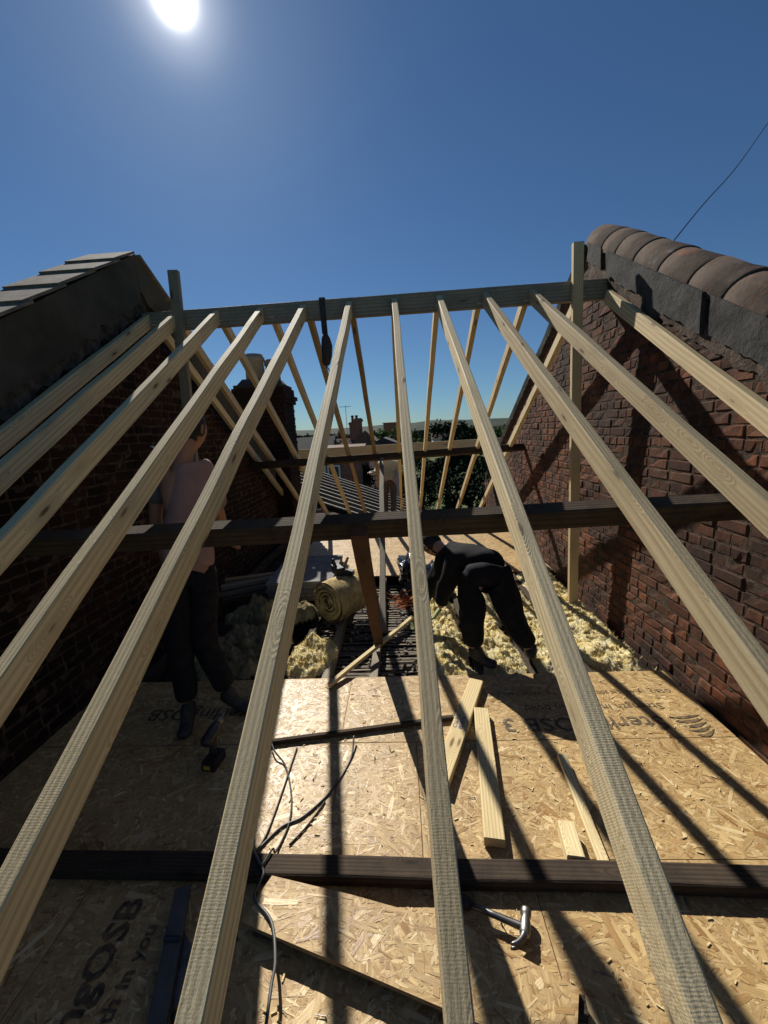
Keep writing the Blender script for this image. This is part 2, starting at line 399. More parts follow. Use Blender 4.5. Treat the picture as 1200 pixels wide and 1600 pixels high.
# ================================================================= SETTING
# ground far below, hill beyond
gv = []; gf = []
NG = 40
def ground_h(x, y):
    return -5.6
g = MB(); g.add([(-3000, -600, -5.6), (3000, -600, -5.6), (3000, 5200, -5.6), (-3000, 5200, -5.6)], [(0, 1, 2, 3)])
tag(g.build('ground', m_ground), kind='structure')
hv = []; hf = []
nx, ny = 90, 12
for j in range(ny+1):
    for i in range(nx+1):
        x = -1500 + 3000*i/nx; y = 500 + 700*j/ny
        t = math.sin(math.pi*min(1, j/ny*1.0)) ** .8 if j else 0
        z = -6 + t*(22 + 16*mnoise.noise(Vector((x*.0022, y*.002, 3))) + 5*mnoise.noise(Vector((x*.012, y*.012, 7))) + 3*mnoise.noise(Vector((x*.05, y*.05, 7))))
        hv.append((x, y, z))
for j in range(ny):
    for i in range(nx):
        a = j*(nx+1) + i; hf.append((a, a+1, a+nx+2, a+nx+1))
tag(link('hills', mesh('hills', hv, hf, True), None, m_hill), kind='structure')

# ---------------------------------------------------------------- the loft floor
floor = empty('floor', (0, 0, 0)); tag(floor, kind='structure')
def board(x0, x1, y0, y1, mat, z=0.0, rot=0, th=.018, corners=None, name='board', parent=floor, dens=1.0):
    if corners is None: corners = [(x0, y0), (x1, y0), (x1, y1), (x0, y1)]
    mb = MB(); mb.prism([(cx_, cy_, z - th) for cx_, cy_ in corners], (0, 0, th))
    me = mesh(name, mb.v, mb.f); me.materials.append(mat); me.materials.append(m_osbe)
    for k, p in enumerate(me.polygons):
        if abs(p.normal.z) < .5: p.material_index = 1
    o = link(name, me, parent)
    strands(o, corners, z, dens)
    return o
def inside(p, poly):
    for k in range(len(poly)):
        a, b = poly[k], poly[(k+1) % len(poly)]
        if (b[0]-a[0])*(p[1]-a[1]) - (b[1]-a[1])*(p[0]-a[0]) < -1e-9: return False
    return True
_rs = random.Random(41)
def strands(parent, poly, z, dens):
    rs = _rs; x0 = min(p[0] for p in poly); x1 = max(p[0] for p in poly); y0 = min(p[1] for p in poly); y1 = max(p[1] for p in poly)
    area = sum(poly[k][0]*poly[(k+1) % len(poly)][1] - poly[(k+1) % len(poly)][0]*poly[k][1] for k in range(len(poly)))
    if area < 0: poly = poly[::-1]
    bias = rs.uniform(-.3, .3); n = int((x1-x0)*(y1-y0)*3300*dens); vs_ = []; fs = []; gr = []
    for k in range(n):
        L = rs.choice((rs.uniform(.025, .06), rs.uniform(.05, .105), rs.uniform(.015, .04))); big = k > n*.93 and rs.random() < .35
        if big: L = rs.uniform(.10, .17)
        W = rs.uniform(.014, .03) if big else rs.choice((rs.uniform(.004, .010), rs.uniform(.006, .014), rs.uniform(.010, .026)))
        cx_, cy_ = rs.uniform(x0, x1), rs.uniform(y0, y1)
        a = rs.gauss(bias, .75) if rs.random() < .6 else rs.uniform(0, 3.14); ca, sa = math.cos(a), math.sin(a)
        e = [rs.uniform(-.25, .25) for _ in range(4)]; w1 = W*rs.uniform(.4, 1); zz = z + .0001 + .0009*k/n + rs.uniform(0, .0001)
        loc = [(-L/2 + e[0]*W, -w1/2), (0 + e[1]*L*.4, -W/2*rs.uniform(.7, 1.1)), (L/2 - abs(e[2])*W, -W/2*rs.uniform(.2, 1)), (L/2 + e[3]*W, W/2*rs.uniform(.2, 1)), (e[2]*L*.4, W/2*rs.uniform(.8, 1.1)), (-L/2, w1/2)]
        P = [(cx_ + u*ca - v*sa, cy_ + u*sa + v*ca) for u, v in loc]
        if not all(inside(p, poly) for p in P): continue
        n0 = len(vs_); tl = rs.uniform(-.0003, .0003)
        vs_ += [(p[0], p[1], zz + tl*(u/L) + (.0002 if tl < 0 else 0)) for p, (u, v) in zip(P, loc)]; fs.append(tuple(range(n0, n0+6)))
        sx_ = rs.uniform(0, 50); gr += [(u + sx_, v + sx_, 0.0) for u, v in loc]
    me = mesh('strands', vs_, fs); at = me.attributes.new('grain', 'FLOAT_VECTOR', 'POINT'); at.data.foreach_set('vector', [c for g_ in gr for c in g_])
    tag(link('strands', me, parent, m_strand), kind='stuff')
WX = 1.87                 # inner face of right wall
LXW = -2.30               # inner face of left wall
XR_ = 1.835
rows = [(1.935, 2.55, (-2.28, -.93, -.42, XR_)), (1.30, 1.931, (-2.28, .03, XR_)), (.69, 1.297, (-2.28, -1.35, .46, XR_)), (.08, .686, (-2.28, .2, XR_)), (-.5, .076, (-2.28, -1.0, XR_))]
near_boards = {}
for r_, (y0, y1, xs) in enumerate(rows):
    for k in range(len(xs)-1):
        near_boards[(r_, k)] = board(xs[k] + .0015, xs[k+1] - .0015, y0, y1, m_osb if (r_ + k) % 3 else m_osb2, z=random.uniform(-.001, .001))
for k, (y0, y1) in enumerate([(4.62, 5.21), (5.215, 5.81), (5.815, 6.41), (6.415, 7.02), (7.025, 7.62)]):
    xs = (-1.62, .1 + .35*(k % 2), 1.86) if k % 2 else (-1.55, -.35, 1.86)
    for j in range(len(xs)-1): board(xs[j] + .0015, xs[j+1] - .0015, y0, y1, m_osb2, z=.0, dens=.35)
# ceiling joists in the open part, laths and old plaster between them
JX = [-2.1, -1.7, -1.3, -.90, -.64, -.27, .13, .53, .93, 1.33, 1.72]
for x in JX:
    timber('joist', (x, -.5, -.02), (x + .02, 8.3, -.02), .06, .10, m_old if x not in (-.27, -.64) else m_grey, parent=floor)
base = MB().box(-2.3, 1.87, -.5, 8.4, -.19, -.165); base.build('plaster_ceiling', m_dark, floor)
rs = random.Random(3)
lath_me = [timber_mesh(.40, .026, .007, 0, 900 + k, .1, .001) for k in range(4)]
for me in lath_me: me.materials.append(m_lath)
for bay in range(3, 9):
    xa = JX[bay] + .03; wd = JX[bay+1] - JX[bay] - .05
    for k in range(38):
        y = 2.62 + k*.053
        o = link('lath', lath_me[(k + bay) % 4], floor); o.scale = (wd/.40, 1, 1)
        o.location = (xa, y + rs.uniform(-.008, .008), -.128 + rs.uniform(-.006, .004)); o.rotation_euler = (rs.uniform(-.25, .25), rs.uniform(-.02, .02), rs.uniform(-.05, .05))

# printed lettering on the boards
def lettering(txt, size, origin, dir_deg, parent, name='lettering', z=.0032, stretch=1.0, bold=0.0):
    cu = bpy.data.curves.new('lettering', 'FONT'); cu.body = txt; cu.size = size; cu.offset = bold; cu.resolution_u = 2
    t = bpy.data.objects.new('tmp', cu); COL.objects.link(t)
    dg = bpy.context.evaluated_depsgraph_get(); me = bpy.data.meshes.new_from_object(t.evaluated_get(dg))
    bpy.data.objects.remove(t)
    me.materials.clear(); me.materials.append(m_ink)
    o = link(name, me, parent); o.location = (origin[0], origin[1], z); o.rotation_euler = (0, 0, R(dir_deg)); o.scale = (stretch, 1, 1)
    return o
def leaf_logo(origin, dir_deg, parent, s=1.0):
    mb = MB()
    for k in range(5):      # five brush-like feathered strokes
        a0 = k*.028*s; n = 8; top = []; bot = []
        for i in range(n+1):
            t = i/n; x = t*.20*s*(1 - .08*k); y = a0 + .05*s*math.sin(t*2.2)*(.4 + .15*k); th = .011*s*math.sin(math.pi*min(1, t*1.02 + .02))
            top.append((x, y + th, 0)); bot.append((x, y - th, 0))
        mb.add(top + bot[::-1], [tuple(range(2*n + 2))[::-1]])
    o = mb.build('printed_logo', m_ink, parent); o.location = (origin[0], origin[1], .0034); o.rotation_euler = (0, 0, R(dir_deg)); return o
bR = near_boards[(0, 2)]
lettering('SterlingOSB 3', .150, (1.53, 2.10), 180, bR, stretch=1.15, bold=.002)
leaf_logo((1.76, 2.105), 180, bR, 1.0)
lettering('Strength in you can build', .078, (1.60, 2.215), 180, bR, stretch=1.1)
lettering('OSB/3  18mm  EN 300  EN 13986  CE  T&G4  2400 x 600', .045, (1.74, 2.345), 180, bR, stretch=1.15)
bL0 = near_boards[(0, 0)]
lettering('SterlingOSB', .15, (-1.02, 2.24), 180, bL0, bold=.002); lettering('Strength in you can', .07, (-1.1, 2.36), 180, bL0)
bL = near_boards[(2, 0)]; bL2 = near_boards[(2, 1)]
lettering('erlingOSB', .125, (-1.09, .62), 90, near_boards[(2, 1)], bold=.003, stretch=1.05)
lettering('Strength in you', .07, (-.985, .64), 90, near_boards[(2, 1)], bold=.001)

# ================================================================= GABLE WALLS
brick_shapes = {}
def brick_mesh(L, seed):
    """brick whose weathered face looks along -Y; X length, Z height; origin at centre of face"""
    rs = random.Random(seed); vs_ = []; fs = []
    xs = [-.5, -.46, -.15 + rs.uniform(-.1, .1), .2 + rs.uniform(-.1, .1), .46, .5]; zs = [-.5, -.40, .40, .5]
    nx_, nz_ = 5, 3; H_ = .065; j = .0016; tilt = rs.uniform(-.003, .003)
    for i in range(nx_+1):
        for k in range(nz_+1):
            ex = i in (0, nx_); ez = k in (0, nz_)
            x = L*xs[i] + rs.uniform(-j, j); z = H_*zs[k] + rs.uniform(-j, j)
            y = rs.uniform(-.001, .001) + tilt*xs[i]*2 + (.0055 if ex or ez else 0) + (.004 if ex and ez else 0) + (.007 if rs.random() < .05 else 0)
            vs_.append((x, y, z))
    n0 = len(vs_)
    for i in range(nx_):
        for k in range(nz_):
            a = i*(nz_+1) + k; fs.append((a, a+nz_+1, a+nz_+2, a+1))
    ring = [i*(nz_+1) for i in range(nx_+1)] + [nx_*(nz_+1) + k for k in range(1, nz_+1)] + [i*(nz_+1) + nz_ for i in range(nx_-1, -1, -1)] + [k for k in range(nz_-1, 0, -1)]
    for r_ in ring: v = vs_[r_]; vs_.append((v[0], .06, v[2]))
    m_ = len(ring)
    for q in range(m_): fs.append((ring[(q+1) % m_], ring[q], n0 + q, n0 + (q+1) % m_))
    return vs_, fs
for L in (.213, .100):
    for sd in range(7):
        vs_, fs = brick_mesh(L, sd + int(L*1000)); brick_shapes[(L, sd)] = (vs_, fs, mesh('brick', vs_, fs))
def brick_wall(root, face_x, sgn, topfun, y0, y1, z0, mat, zmax, limit=300, seed=1):
    """sgn = +1: the wall's body lies towards +X of the face"""
    rs = random.Random(seed); items = []
    for v in brick_shapes.values(): pass
    nc = int((zmax - z0)/.075) + 1
    for c in range(nc):
        zc = z0 + .0375 + c*.075
        y = y0 + (0 if c % 2 else .11) + rs.uniform(-.01, .01)
        while y < y1:
            L = .100 if (c % 4 == 3 or rs.random() < .22) else .213; step = L + rs.uniform(.008, .015)
            yc = y + L/2
            if zc + .03 < topfun(yc) and rs.random() > .012:
                w = Vector((face_x, yc, zc)); d = CAM_M.transposed() @ (w - EYE)
                sz = 0
                if d.z > .1:
                    px = 600 + 600*d.x/d.z; py = 800 - 600*d.y/d.z
                    if -30 < px < 1230 and -30 < py < 1630:
                        n_ = abs((w - EYE).normalized().x); sz = (600/d.z)**2 * L * n_
                items.append((sz, yc, zc + rs.uniform(-.004, .004), L, rs.randrange(7), rs.uniform(-.0015, .003) + (.006 if rs.random() < .05 else 0), rs.uniform(-.010, .010)))
            y += step
    items.sort(key=lambda t: -t[0])
    rotz = -math.pi/2 if sgn > 0 else math.pi/2
    rest = MB()
    for k, (sz, yc, zc, L, sd, off, tw) in enumerate(items):
        M = Matrix.Translation((face_x - sgn*off, yc, zc)) @ Matrix.Rotation(rotz, 4, 'Z') @ Matrix.Rotation(tw, 4, 'Y')
        vs_, fs, me = brick_shapes[(L, sd)]
        if k < limit:
            mk = me if mat is m_brick else brickL_me[(L, sd)]
            if len(mk.materials) == 0: mk.materials.append(mat)
            o = link('brick', mk, root); o.matrix_basis = M
        else:
            rest.add([M @ Vector(v) for v in vs_], fs)
    o = rest.build('bricks', mat, root); tag(o, kind='stuff')
brickL_me = {k: v[2].copy() for k, v in brick_shapes.items()}

def gable_core(name, x0, x1, yz, mat, parent):
    mb = MB(); mb.prism([(x0, y, z) for y, z in yz], (x1 - x0, 0, 0)); return mb.build(name, mat, parent)
E0 = 1.78
# right wall -------------------------------------------------------
APY, APZ = 4.12, 1.66 + E0
def topR(y): return (APZ - .60*(APY - y)) if y < APY else (APZ - .633*(y - APY))
rw = empty('brick_gable_wall', (WX, 2, 0)); 
tag(rw, 'sooty red brick party wall on the right with half round clay coping stepping up its slope', 'wall')
rw.location = (0, 0, 0)
YF = 8.4
gable_core('mortar_bed', WX + .0030, WX + .30, [(-.6, -5.6), (YF, -5.6), (YF, topR(YF) - .05), (APY, APZ - .05), (-.6, topR(-.6) - .05)], m_mortar, rw)
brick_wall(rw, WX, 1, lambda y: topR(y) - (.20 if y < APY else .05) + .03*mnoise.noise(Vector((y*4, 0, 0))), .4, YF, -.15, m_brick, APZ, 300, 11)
# cement haunching band: irregular slabs of render under the coping
def haunch(parent, ya, yb, topf, depth, thick, x_face, sgn, mat, name, seed, ragged=.02, drop=0.0):
    n = max(4, int((yb - ya)/.03)); m_ = 5; vs_ = []; fs = []
    for i in range(n+1):
        y = ya + (yb - ya)*i/n
        bot = depth + ragged*mnoise.noise(Vector((y*9, seed, 0)))*1.6 + ragged*.7*mnoise.noise(Vector((y*31, seed, 4)))
        for k in range(m_+1):
            t = k/m_; z = topf(y) - drop - bot*t
            bulge = thick*(1 - .25*t) + .006*mnoise.noise(Vector((y*7, z*7, seed)))
            vs_.append((x_face - sgn*bulge, y, z))
        vs_.append((x_face + sgn*.04, y, topf(y) - drop - bot)); vs_.append((x_face + sgn*.04, y, topf(y) - drop))
    w = m_ + 3
    for i in range(n):
        for k in range(w):
            a = i*w + k; b = i*w + (k+1) % w
            fs.append((a, b, b+w, a+w) if sgn > 0 else (a, a+w, b+w, b))
    fs.append(tuple(range(w)) if sgn < 0 else tuple(range(w))[::-1]); fs.append(tuple(n*w + k for k in range(w))[::-1] if sgn < 0 else tuple(n*w + k for k in range(w)))
    return link(name, mesh(name, vs_, fs), parent, mat)
haunch(rw, 2.55, 3.10, topR, .235, .045, WX, 1, m_render2, 'haunching', 1)
haunch(rw, 3.105, 3.72, topR, .20, .040, WX, 1, m_render2, 'haunching', 2)
haunch(rw, 3.83, 4.10, topR, .17, .030, WX, 1, m_render2, 'haunching', 3)
haunch(rw, .2, 2.49, topR, .22, .035, WX, 1, m_render2, 'haunching', 4)
haunch(rw, .2, 4.1, lambda y: topR(y) - .17, .13, .012, WX, 1, m_ragged, 'crumbling_mortar', 5, .045)
haunch(rw, 4.14, 8.3, topR, .09, .05, WX, 1, m_render2, 'haunching', 6, .035)
# half-round clay coping units, each overlapping the one below
def coping_unit(parent, y0, y1, z0, z1, xc, r, mat, seed):
    n = 20; vs_ = []; fs = []; d = Vector((0, y1 - y0, z1 - z0)); U = d.normalized(); N = Vector((0, -U.z, U.y)); L = d.length
    st = [0, .012, .04, L*.5, L + .01]; rad = [r, r + .003, r + .003, r, r - .002]
    for s_, q in zip(st, rad):
        for k in range(n+1):
            a = math.pi*(-.06 + 1.12*k/n)
            p = Vector((xc, y0, z0)) + U*s_ + Vector((-1, 0, 0))*math.cos(a)*q + N*math.sin(a)*q*.86
            nz = .007*mnoise.noise(p*5 + Vector((seed, 0, 0))) + .003*mnoise.noise(p*19); vs_.append(p + N*nz)
    m_ = n+1; ns = len(st)
    for s_, q in ((L + .02, r - .03), (0, r - .02)):
        for k in range(n+1):
            a = math.pi*(-.06 + 1.12*k/n)
            vs_.append(Vector((xc, y0, z0)) + U*s_ + Vector((-1, 0, 0))*math.cos(a)*q + N*math.sin(a)*q*.9)
    for i in range(ns + 1):
        for k in range(n):
            a = i*m_ + k; fs.append((a, a+1, a+m_+1, a+m_))
    for k in range(n):
        fs.append((k+1, k, (ns+1)*m_ + k, (ns+1)*m_ + k + 1))
    o = link('coping_tile', mesh('coping_tile', vs_, fs, True), parent, mat)
    return o
ys = [4.13, 3.83, 3.60, 3.33, 3.02, 2.71, 2.42, 2.12, 1.80, 1.48, 1.16, .84, .52]
for k in range(len(ys)-1):
    coping_unit(rw, ys[k+1], ys[k], topR(ys[k+1]) + .0, topR(ys[k]) + .0, WX + .135, .158, m_coping, k)
yb = 4.15
while yb < 8.2:
    coping_unit(rw, yb + .32, yb, topR(yb + .32) - .06, topR(yb) - .06, WX + .135, .14, m_coping, yb); yb += .31
# left wall --------------------------------------------------------
LPZ = 1.675 + E0
def topL(y): return LPZ - .651*abs(3.73 - y)
lw = empty('brick_gable_wall'); tag(lw, 'dark brick party wall on the left in shade with cement rendered peak and stepped slab coping', 'wall')
gable_core('mortar_bed', LXW - .0030, LXW - .34, [(-.6, -5.6), (-.6, topL(-.6) - .03), (3.73, LPZ - .03), (YF, topL(YF) - .03), (YF, -5.6)], m_mortar, lw)
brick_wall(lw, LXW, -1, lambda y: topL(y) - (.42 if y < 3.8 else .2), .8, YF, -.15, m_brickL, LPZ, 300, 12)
def rend(y): return topL(y) - .005
haunch(lw, .0, 3.72, rend, .40, .030, LXW, -1, m_render, 'render_band', 21, .05)
haunch(lw, 3.725, 7.9, rend, .30, .030, LXW, -1, m_render, 'render_band', 22, .03)
haunch(lw, .0, 3.62, lambda y: topL(y) - .38, .13, .012, LXW, -1, m_ragged, 'crumbling_mortar', 23, .06)
ysl = [3.72, 3.42, 3.145, 2.816, 2.50, 2.20, 1.90, 1.6, 1.3]
for k in range(len(ysl)-1):
    ya, yb_ = ysl[k+1], ysl[k] + .05; U = Vector((0, 1, .651)).normalized(); N = Vector((0, -.651, 1)).normalized()
    p = Vector((0, ya, topL(ya) + (.0 if k else .0))); L = (yb_ - ya)/U.y
    if k == 0: L -= .08
    mb = MB(); w0, w1 = LXW + .05 + random.uniform(-.02, .02), LXW - .37
    t0, t1 = .020, .002
    q = [p + N*(t0 + .018), p + N*t0, p + U*L + N*t1, p + U*L + N*(t1 + .018)]
    mb.prism([(w0, v.y, v.z) for v in q][::-1], (w1 - w0, 0, 0)); mb.build('coping_slab', m_slab, lw)
for k in range(10):
    ya = 3.76 + k*.42; U = Vector((0, 1, -.651)).normalized(); N = Vector((0, .651, 1)).normalized()
    p = Vector((0, ya, LPZ - .651*(ya - 3.73))); mb = MB()
    q = [p + N*.004, p + N*.030, p + U*.53 + N*.052, p + U*.53 + N*.026]
    mb.prism([(LXW + .05, v.y, v.z) for v in q][::-1], (-.42, 0, 0)); mb.build('coping_slab', m_slab, lw)
# outer walls of the house below the eaves
ow = MB().box(-2.63, 2.16, 8.405, 8.62, -5.6, -.12); o = ow.build('rear_wall', m_mortar); tag(o, 'plain brick wall below the far eaves of the opened roof', 'wall')

# ================================================================= ROOF TIMBERS
def plane_z(y): return RZ - SL*(RY - y)
UPN = Vector((0, -SL, 1)).normalized()
near = [(-2.255, -2.255), (-1.995, -1.995), (-1.605, -1.63), (-1.195, -1.21), (-.805, -.85), (-.39, -.40), (.018, .055), (.413, .455), (.816, .945), (1.222, 1.40), (1.825, 1.765)]
ordn = ['first', 'second', 'third', 'fourth', 'fifth', 'sixth', 'seventh', 'eighth', 'ninth', 'tenth', 'eleventh']
look = ['wholly shaded pale rafter hard against the left brick wall', 'shaded pale rafter with a short sunlit strip near its top, second from the left wall',
        'rafter with a thin sunlit top edge and broad shaded side, third from the left wall', 'rafter crossing in front of the man in the pink shirt, fourth from the left wall',
        'rafter with tan shaded side running to the bottom left corner, fifth from left wall', 'rafter passing right of the hanging strap, with cables on the floor beside it',
        'near vertical rafter down the middle of the photo, seventh from the left wall', 'rafter crossing over the bending worker, with dark rough top and sunlit left side',
        'sunlit rafter with many small knots, third from the right wall on the near slope', 'bright sunlit rafter second from the right wall on the near slope',
        'bright barked rafter with rounded wane beneath the right wall coping']
for k, (xt, xb) in enumerate(near):
    y0, y1 = -.75, RY - .002
    if k == 10: y1 = 3.60
    xlow = xt + (xb - xt)*(RY - y0)/2.8
    off = .012*math.sin(k*2.1)
    o = timber('rafter', (xlow, y0, plane_z(y0) + (.0 if k != 10 else .01)), (xt, y1, plane_z(y1)), .050, .100, m_new, UPN, wane=(.008, .002, .004, .002, .002, .002, .002, .004, .007, .009, .02)[k])
    tag(o, look[k], 'rafter', 'rafters of the near roof slope')
far = [-2.20, -1.98, -1.58, -1.10, -.77, -.37, .005, .395, .765, 1.18, 1.66]
UPF = Vector((0, SL, 1)).normalized()
flook = ['far slope rafter doubled up against the left brick wall', 'far slope rafter second from the left wall behind the left post', 'far slope rafter passing left of the chimney', 'far slope rafter crossing in front of the clay chimney pots',
         'far slope rafter crossing the right edge of the chimney stack', 'far slope rafter just right of the hanging strap', 'far slope rafter hidden behind the middle near rafter',
         'far slope rafter in front of the left side of the dark trees', 'far slope rafter in front of the middle of the dark trees', 'far slope rafter in front of the right hand trees', 'far slope rafter against the right brick wall']
for k, x in enumerate(far):
    y0 = RY + .047; 
    if k == 5: pass
    zt = RZ - .01
    o = timber('rafter', (x, 8.5, zt - SL*(8.5 - y0)), (x, y0 + .002, zt), .047, .095, m_new if k not in (4, 5) else m_newb, UPF)
    tag(o, flook[k], 'rafter', 'rafters of the far roof slope')
o = timber('ridge_board', (LXW + .0, RY + .0235, 1.185 + E0), (WX + .0, RY + .0235, 1.21 + E0), .045, .165, m_grey, (0, 0, 1)); tag(o, 'long level ridge board that all the rafters lean against', 'ridge board')
# posts
o = timber('post', (-2.075, 3.66, .0), (-1.93, 3.68, 1.50 + E0), .09, .047, m_grey, (0, -1, 0)); tag(o, 'upright timber post at the left end of the ridge, sticking up above it', 'post')
o = timber('post', (1.69, 3.66, .0), (1.587, 3.68, 1.49 + E0), .085, .047, m_new, (0, -1, 0)); tag(o, 'tall upright timber post beside the right brick wall, standing above the ridge', 'post')
# old purlins, canted with the slope
pn = [atY(55, 842, 1.64), atY(1128, 784, 1.64)]
d = (pn[1] - pn[0]); a = pn[0] + d*((-2.29 - pn[0].x)/d.x); b = pn[0] + d*((1.86 - pn[0].x)/d.x)
UPC = Vector((0, -.45, 1)).normalized()
o = timber('purlin', a + Vector((0, .0, .018)), b + Vector((0, .0, .018)), .075, .10, m_old, UPC, wane=.006, ch=.006); tag(o, 'old dark purlin crossing under the near rafters in front of both workers', 'purlin')
o = timber('purlin', (-2.29, 5.9, E0 - .355), (1.86, 5.9, E0 - .268), .075, .10, m_old, (0, .45, 1), wane=.006, ch=.006); tag(o, 'old dark purlin under the far rafters in front of the distant trees', 'purlin')
# struts from the purlins down to the middle of the floor
st0 = atY(560, 838, 1.58); st1 = atZ(592, 1012, .0)
o = timber('strut', st1, st0, .072, .05, m_strut, (0, -1, .3)); tag(o, 'reddish brown slanting strut from the near purlin down to the open joists', 'strut')
st2 = atY(596, 714, 5.85); st3 = atZ(598, 985, .0)
o = timber('strut', st3, st2, .060, .05, m_grey, (0, -1, -.3)); tag(o, 'grey slanting strut from the far purlin down to the open joists', 'strut')
# floor-level beam
bz = .058
o = timber('beam', (-2.28, 1.280, bz), (XR_, 1.190, bz), .082, .055, m_old, (0, 0, 1), wane=.006, ch=.005); tag(o, 'old dark beam lying across the boarded floor from wall to wall', 'beam')

# ================================================================= THINGS ON THE FLOOR
# thin dark batten lying on the boards
o = timber('batten', (-.86, 1.925, .030), (.27, 2.10, .030), .026, .026, m_old, (0, 0, 1)); tag(o, 'thin dark batten lying on the sunlit boards beyond the cables', 'batten')
# timber offcut with a stamp
p0, p1 = Vector((.13, 1.62, .055)), Vector((.475, 2.42, .055))
o = timber('timber_offcut', p0, p1, .095, .047, m_pale, (0, 0, 1)); tag(o, 'timber offcut with a small blue printed stamp, leaning diagonally behind the middle rafter', 'timber offcut', 'loose timber offcuts on the floor')
X_ = (p1 - p0).normalized()
for line, dy in (('C16 KD', .012), ('BS4978', -.022)):
    cu = bpy.data.curves.new('s', 'FONT'); cu.body = line; cu.size = .034; t = bpy.data.objects.new('t', cu); COL.objects.link(t)
    me = bpy.data.meshes.new_from_object(t.evaluated_get(bpy.context.evaluated_depsgraph_get())); bpy.data.objects.remove(t)
    me.materials.clear(); me.materials.append(m_blue); s_ = link('stamp', me, o); s_.location = (.38, dy, .0015)
o = timber('timber_offcut', Vector((.340, 1.345, .052)), atZ(752, 1106, .052), .088, .047, m_pale, (0, 0, 1)); tag(o, 'bright yellow timber offcut lying lengthways beside the stamped one', 'timber offcut', 'loose timber offcuts on the floor')
o = timber('timber_offcut', Vector((.765, 1.272, .024)), atZ(878, 1178, .05), .045, .022, m_pale, (0, 0, 1)); tag(o, 'thin pale stick pointing away beside the short block near the right rafter', 'timber offcut', 'loose timber offcuts on the floor')
o = timber('timber_block', Vector((.650, 1.268, .060)), Vector((.668, 1.412, .060)), .070, .06, m_pale, (0, 0, 1), wane=.006); tag(o, 'short pale timber block resting against the dark floor beam', 'timber block')
o = timber('batten', atZ(514, 1068, .04), atZ(645, 962, .12), .034, .03, m_pale, (0, 0, 1)); tag(o, 'pale thin batten lying diagonally across the open joists', 'batten')
# loose sheet with slanted edges raised on a bearer, and another under it
cs = [atZ(375, 1440, .06), atZ(560, 1518, .06), atZ(760, 1604, .06), atZ(900, 1660, .06), atZ(905, 1545, .06), atZ(735, 1450, .06), atZ(550, 1398, .06), atZ(425, 1368, .06)]
rt = empty('board_offcut'); tag(rt, 'slant cut strand board sheet raised off the floor below the hammer', 'board')
board(0, 0, 0, 0, m_osb2, z=.06, corners=[(c_.x, c_.y) for c_ in cs], name='sheet', parent=rt)
o = timber('bearer', (-.6, 1.06, .0415), (.5, .86, .0415), .045, .038, m_old, (0, 0, 1), parent=rt)
# dark offcut sheet at the bottom left
cs = [atZ(0, 1600, .02), atZ(60, 1600, .02), atZ(48, 1520, .02), atZ(0, 1490, .02)]
# hammer -----------------------------------------------------------
hm = empty('claw_hammer', (0, 0, 0)); tag(hm, 'claw hammer lying on the sunlit board with its black grip behind the middle rafter', 'hammer')
A = Vector((.075, 1.165, .034)); B = Vector((.375, 1.05, .036)); U = (B - A).normalized(); W = Vector((0, 0, 1)); V = W.cross(U)
MB().tube([A, A + U*.03, A + U*.12, A + U*.13], [.019, .023, .022, .016], 12).build('grip', m_rubber, hm, True)
MB().tube([A + U*.125, A + U*.22, B - U*.01, B + U*.008], [.0115, .0105, .013, .016], 10).build('shaft', m_dsteel, hm, True)
hp = [B + V*.060, B + V*.055, B + V*.038, B + V*.032, B + V*.018, B - V*.016, B - V*.028]
MB().tube(hp, [.016, .019, .019, .014, .019, .019, .014], 14).build('hammer_face', m_steel, hm, True)
for s_ in (-1, 1):
    cp = [B - V*.012 + W*.004*s_, B - V*.035 + W*.006*s_ - U*.006, B - V*.055 + W*.009*s_ - U*.020, B - V*.070 + W*.011*s_ - U*.042]
    MB().tube(smooth_pts(cp, 3), [.013, .013, .012, .0115, .011, .010, .009, .0075, .006, .003], 8).build('claw', m_dsteel, hm, True)
# cables -----------------------------------------------------------
def cable(pts, r, label, mat=m_cable, name='cable'):
    o = MB().tube(smooth_pts(pts, 7), r, 7).build(name, mat, None, True); tag(o, label, 'cable', 'cables trailing over the floor'); return o
def F(px, py, z=.006): return atZ(px, py, z)
def hop(x0, x1=None, high=False):      # over the floor beam
    x1 = x0 if x1 is None else x1; yb_ = 1.238 - (x0)*.022
    return [Vector((x0, yb_ + .075, .012)), Vector((x0, yb_ + .045, .063)), Vector(((x0 + x1)/2, yb_, .067)), Vector((x1, yb_ - .045, .063)), ] + ([Vector((x1, yb_ - .09, .073)), Vector((x1, yb_ - .14, .070))] if high else [Vector((x1, yb_ - .070, .030)), Vector((x1, yb_ - .10, .008))])
cable([F(424, 1160, .035), F(430, 1175, .03), F(446, 1197), F(455, 1240), F(452, 1285)] + hop(-.61, -.64) + [F(400, 1450, .01)], .0045, 'black cable curving from the dark batten over the floor beam, left of the others', m_rubber)
cable([F(553, 1150, .035), F(548, 1185), F(520, 1232), F(475, 1275), F(440, 1292)] + hop(-.70, -.62, True) + [F(424, 1440, .07), F(430, 1500, .075), F(424, 1540, .075), F(416, 1600, .08), F(410, 1650, .08)], .0055, 'grey cable looping over the floor beam and down to the bottom edge')
cable([F(508, 1252), F(480, 1290)] + [F(452, 1320)], .004, 'short black cable end lying to the right of the cable loop', m_rubber)
cable([F(464, 1168), F(440, 1240), F(418, 1300)] + hop(-.70, -.72) + [F(370, 1470)], .004, 'dark cable disappearing under the sixth rafter beside the floor beam', m_rubber)
